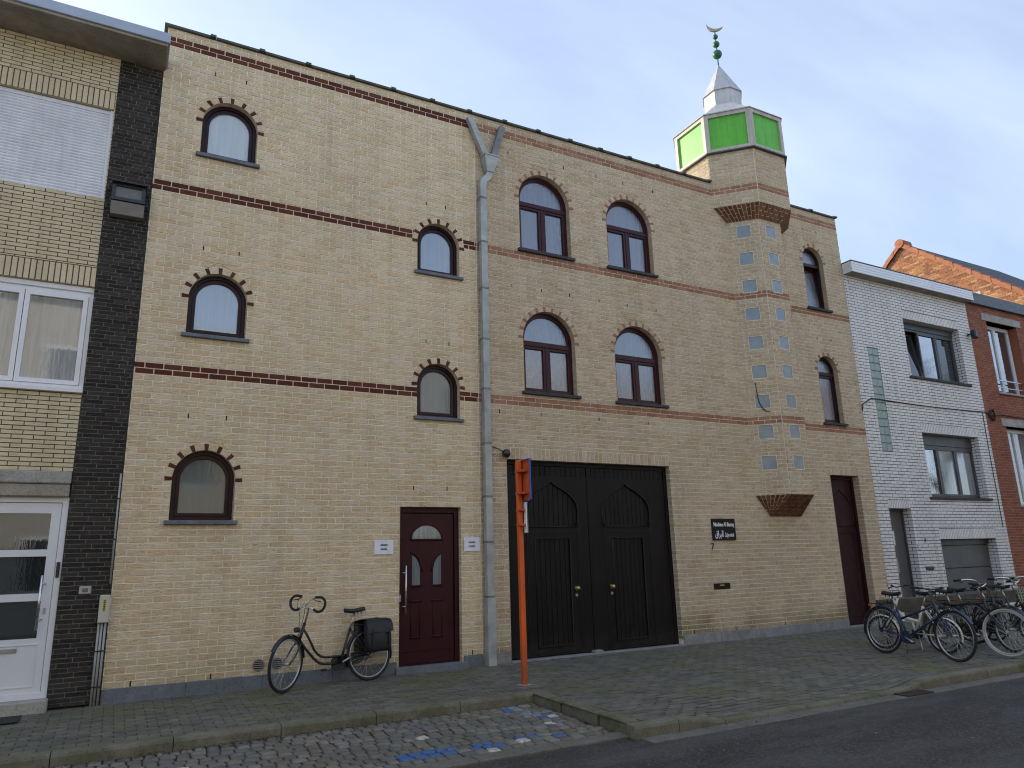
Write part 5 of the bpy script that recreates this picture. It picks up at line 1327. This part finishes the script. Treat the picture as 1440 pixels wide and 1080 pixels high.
    part('headlight', 'lamp_black', root, lambda m: (m.tube([Fr(hb+V((.045, 0, .14))), Fr(hb+V((.10, 0, .14)))], .033, 12), m.tube([Fr(hb+V((.0, 0, .12))), Fr(hb+V((.06, 0, .14)))], .008, 6)))
    return root
def spline(pts, n=10):
    pts = [Vector(p) for p in pts]; o = []
    P = [pts[0]*2-pts[1]]+pts+[pts[-1]*2-pts[-2]]; S_ = len(pts)-1
    for i in range(n):
        t = i/(n-1)*S_; k = min(int(t), S_-1); f = t-k; a, b2, c2, d2 = P[k:k+4]
        o.append(.5*((2*b2)+(c2-a)*f+(2*a-5*b2+4*c2-d2)*f*f+(3*b2-a-3*c2+d2)*f**3))
    return o
hl = math.atan2(-.27, -1.12)
lb_ = bike('black step-through bicycle with looped handlebar leaning by the front door wall', (3.20, -.24), hl, R(7), R(30), 'swan', 'bike_green_black', 'butterfly', .34, 1.24, z=0.0, saddle_z=.95)
lb_.location.z = zpav(2.7, -.3)
pn = thing('pannier_bag', 'black double pannier bag over the rear wheel of the leaning bicycle', 'bag', loc=lb_.location); pn.rotation_euler = lb_.rotation_euler
def bag(m, y0, y1, sh=0.0):
    rng = random.Random(5); rows_ = []
    for k, (zz, gx, gy) in enumerate(((.36, .88, .8), (.40, 1.0, 1.0), (.50, 1.04, 1.12), (.62, 1.02, 1.06), (.74, .98, .9), (.77, .93, .7))):
        row = []
        ym, yh = (y0+y1)/2, (y1-y0)/2
        for i in range(16):
            a = 2*math.pi*i/16; ex = abs(math.cos(a))**.35*(1 if math.cos(a) > 0 else -1); ey = abs(math.sin(a))**.35*(1 if math.sin(a) > 0 else -1)
            row.append((-.06+ex*.185*gx+rng.uniform(-.008, .008)+sh*(zz-.5), ym+ey*yh*gy+rng.uniform(-.008, .008), zz+rng.uniform(-.006, .006)))
        rows_.append(row)
    m.faces([p for r_ in rows_ for p in r_], [(i*16+k, i*16+(k+1) % 16, i*16+16+(k+1) % 16, i*16+16+k) for i in range(5) for k in range(16)]+[tuple(range(16))[::-1], tuple(range(80, 96))], 0, 0, True)
part('bag_side', 'nylon_black', pn, lambda m: bag(m, .075, .225)); part('bag_side', 'nylon_black', pn, lambda m: bag(m, -.20, -.075))
def flap(m):
    g = []
    for i, (y, zz) in enumerate(((-.21, .66), (-.19, .765), (-.08, .80), (.08, .80), (.20, .775), (.24, .70), (.245, .60))):
        for k in range(6): g.append((-.26+k*.08, y+.008*math.sin(k*2.1+i), zz+.010*math.sin(k*1.7+i*1.3)))
    m.faces(g, [(i*6+k, i*6+k+1, i*6+7+k, i*6+6+k) for i in range(6) for k in range(5)], 0, 0, True)
part('flap', 'nylon_black', pn, flap)
for x_ in (-.19, .07): part('strap', 'rubber', pn, lambda m: m.box(x_-.012, x_+.012, .236, .252, .44, .66, 0, 0, .003))
def down(x0, y0, x1, y1): return math.atan2(y1-y0, x1-x0)
G_ = 'bicycles parked at the wooden rail'
bike('dark blue city bicycle with round chain disc, outermost at the wooden rail', (10.80, -2.55), down(10.80, -2.55, 10.68, -3.72), R(-5), R(-6), 'mixte', 'bike_blue', 'flat', .352, 1.23, group=G_)
bike('cream folding bicycle with thick main tube standing behind the blue one', (11.42, -3.15), down(11.42, -3.15, 11.34, -2.2), R(3), R(4), 'fold', 'bike_cream', 'flat', .26, .98, 'rubber', 'alu', G_, rack=False, saddle_z=.92)
bike('black bicycle with pale tyres and bright chrome swept handlebar', (11.86, -2.78), down(11.86, -2.78, 11.70, -3.92), R(-4), R(14), 'diamond', 'bike_black', 'city', .345, 1.14, 'rubber_pale', 'alu', G_)
bike('black bicycle with straight dark bar between chrome bar and basket bicycles', (12.35, -2.65), down(12.35, -2.65, 12.20, -3.75), R(-6), R(-10), 'diamond', 'bike_black', 'flat', .34, 1.10, group=G_)
bb_ = bike('dark step-through bicycle with front basket at far part of the rail', (12.95, -2.72), down(12.95, -2.72, 12.85, -3.8), R(-3), R(8), 'swan', 'bike_green_black', 'city', .335, 1.10, group=G_)
def basket(m):
    for k in range(6):
        f = k/5; w, d = .13+.03*f, .10+.03*f; z_ = .72+.22*f; x_ = 1.02
        m.tube([(x_-d, -w, z_), (x_+d, -w, z_), (x_+d, w, z_), (x_-d, w, z_)], .005, 5, 0, False, True)
    for i in range(20):
        a = 2*math.pi*i/20; c_, s_ = max(-1, min(1, 1.35*math.cos(a))), max(-1, min(1, 1.35*math.sin(a))); m.tube([(1.02+c_*.10, s_*.13, .72), (1.02+c_*.13, s_*.16, .94)], .0035, 4, 0, False)
part('basket', 'plastic_cream', bb_, basket)
bike('blue-grey bicycle at the end of the wooden rail near the garage', (13.55, -2.7), down(13.55, -2.7, 13.5, -3.8), R(-5), R(-4), 'mixte', 'bike_blue', 'city', .34, 1.10, group=G_)
# weathered wooden rail of the cycle stand
rl = thing('cycle_rail', 'weathered dark wooden rail on posts with bicycles parked against it', 'cycle stand', loc=(11.6, -2.02, zpav(11.6, -2.0)))
for i in range(5): boxpart('post', 'wood_weathered', rl, i*1.1+.02, i*1.1+.14, -.05, .05, -.2, .70, 0, 0, .008)
for i in range(2): boxpart('rail', 'wood_weathered', rl, -.02+i*2.3, 2.27+i*2.3, -.09, -.052, .52, .74, 0, 0, .008)
for i in range(2): boxpart('rail', 'wood_weathered', rl, -.02+i*2.3, 2.27+i*2.3, .052, .09, .52, .74, 0, 0, .008)
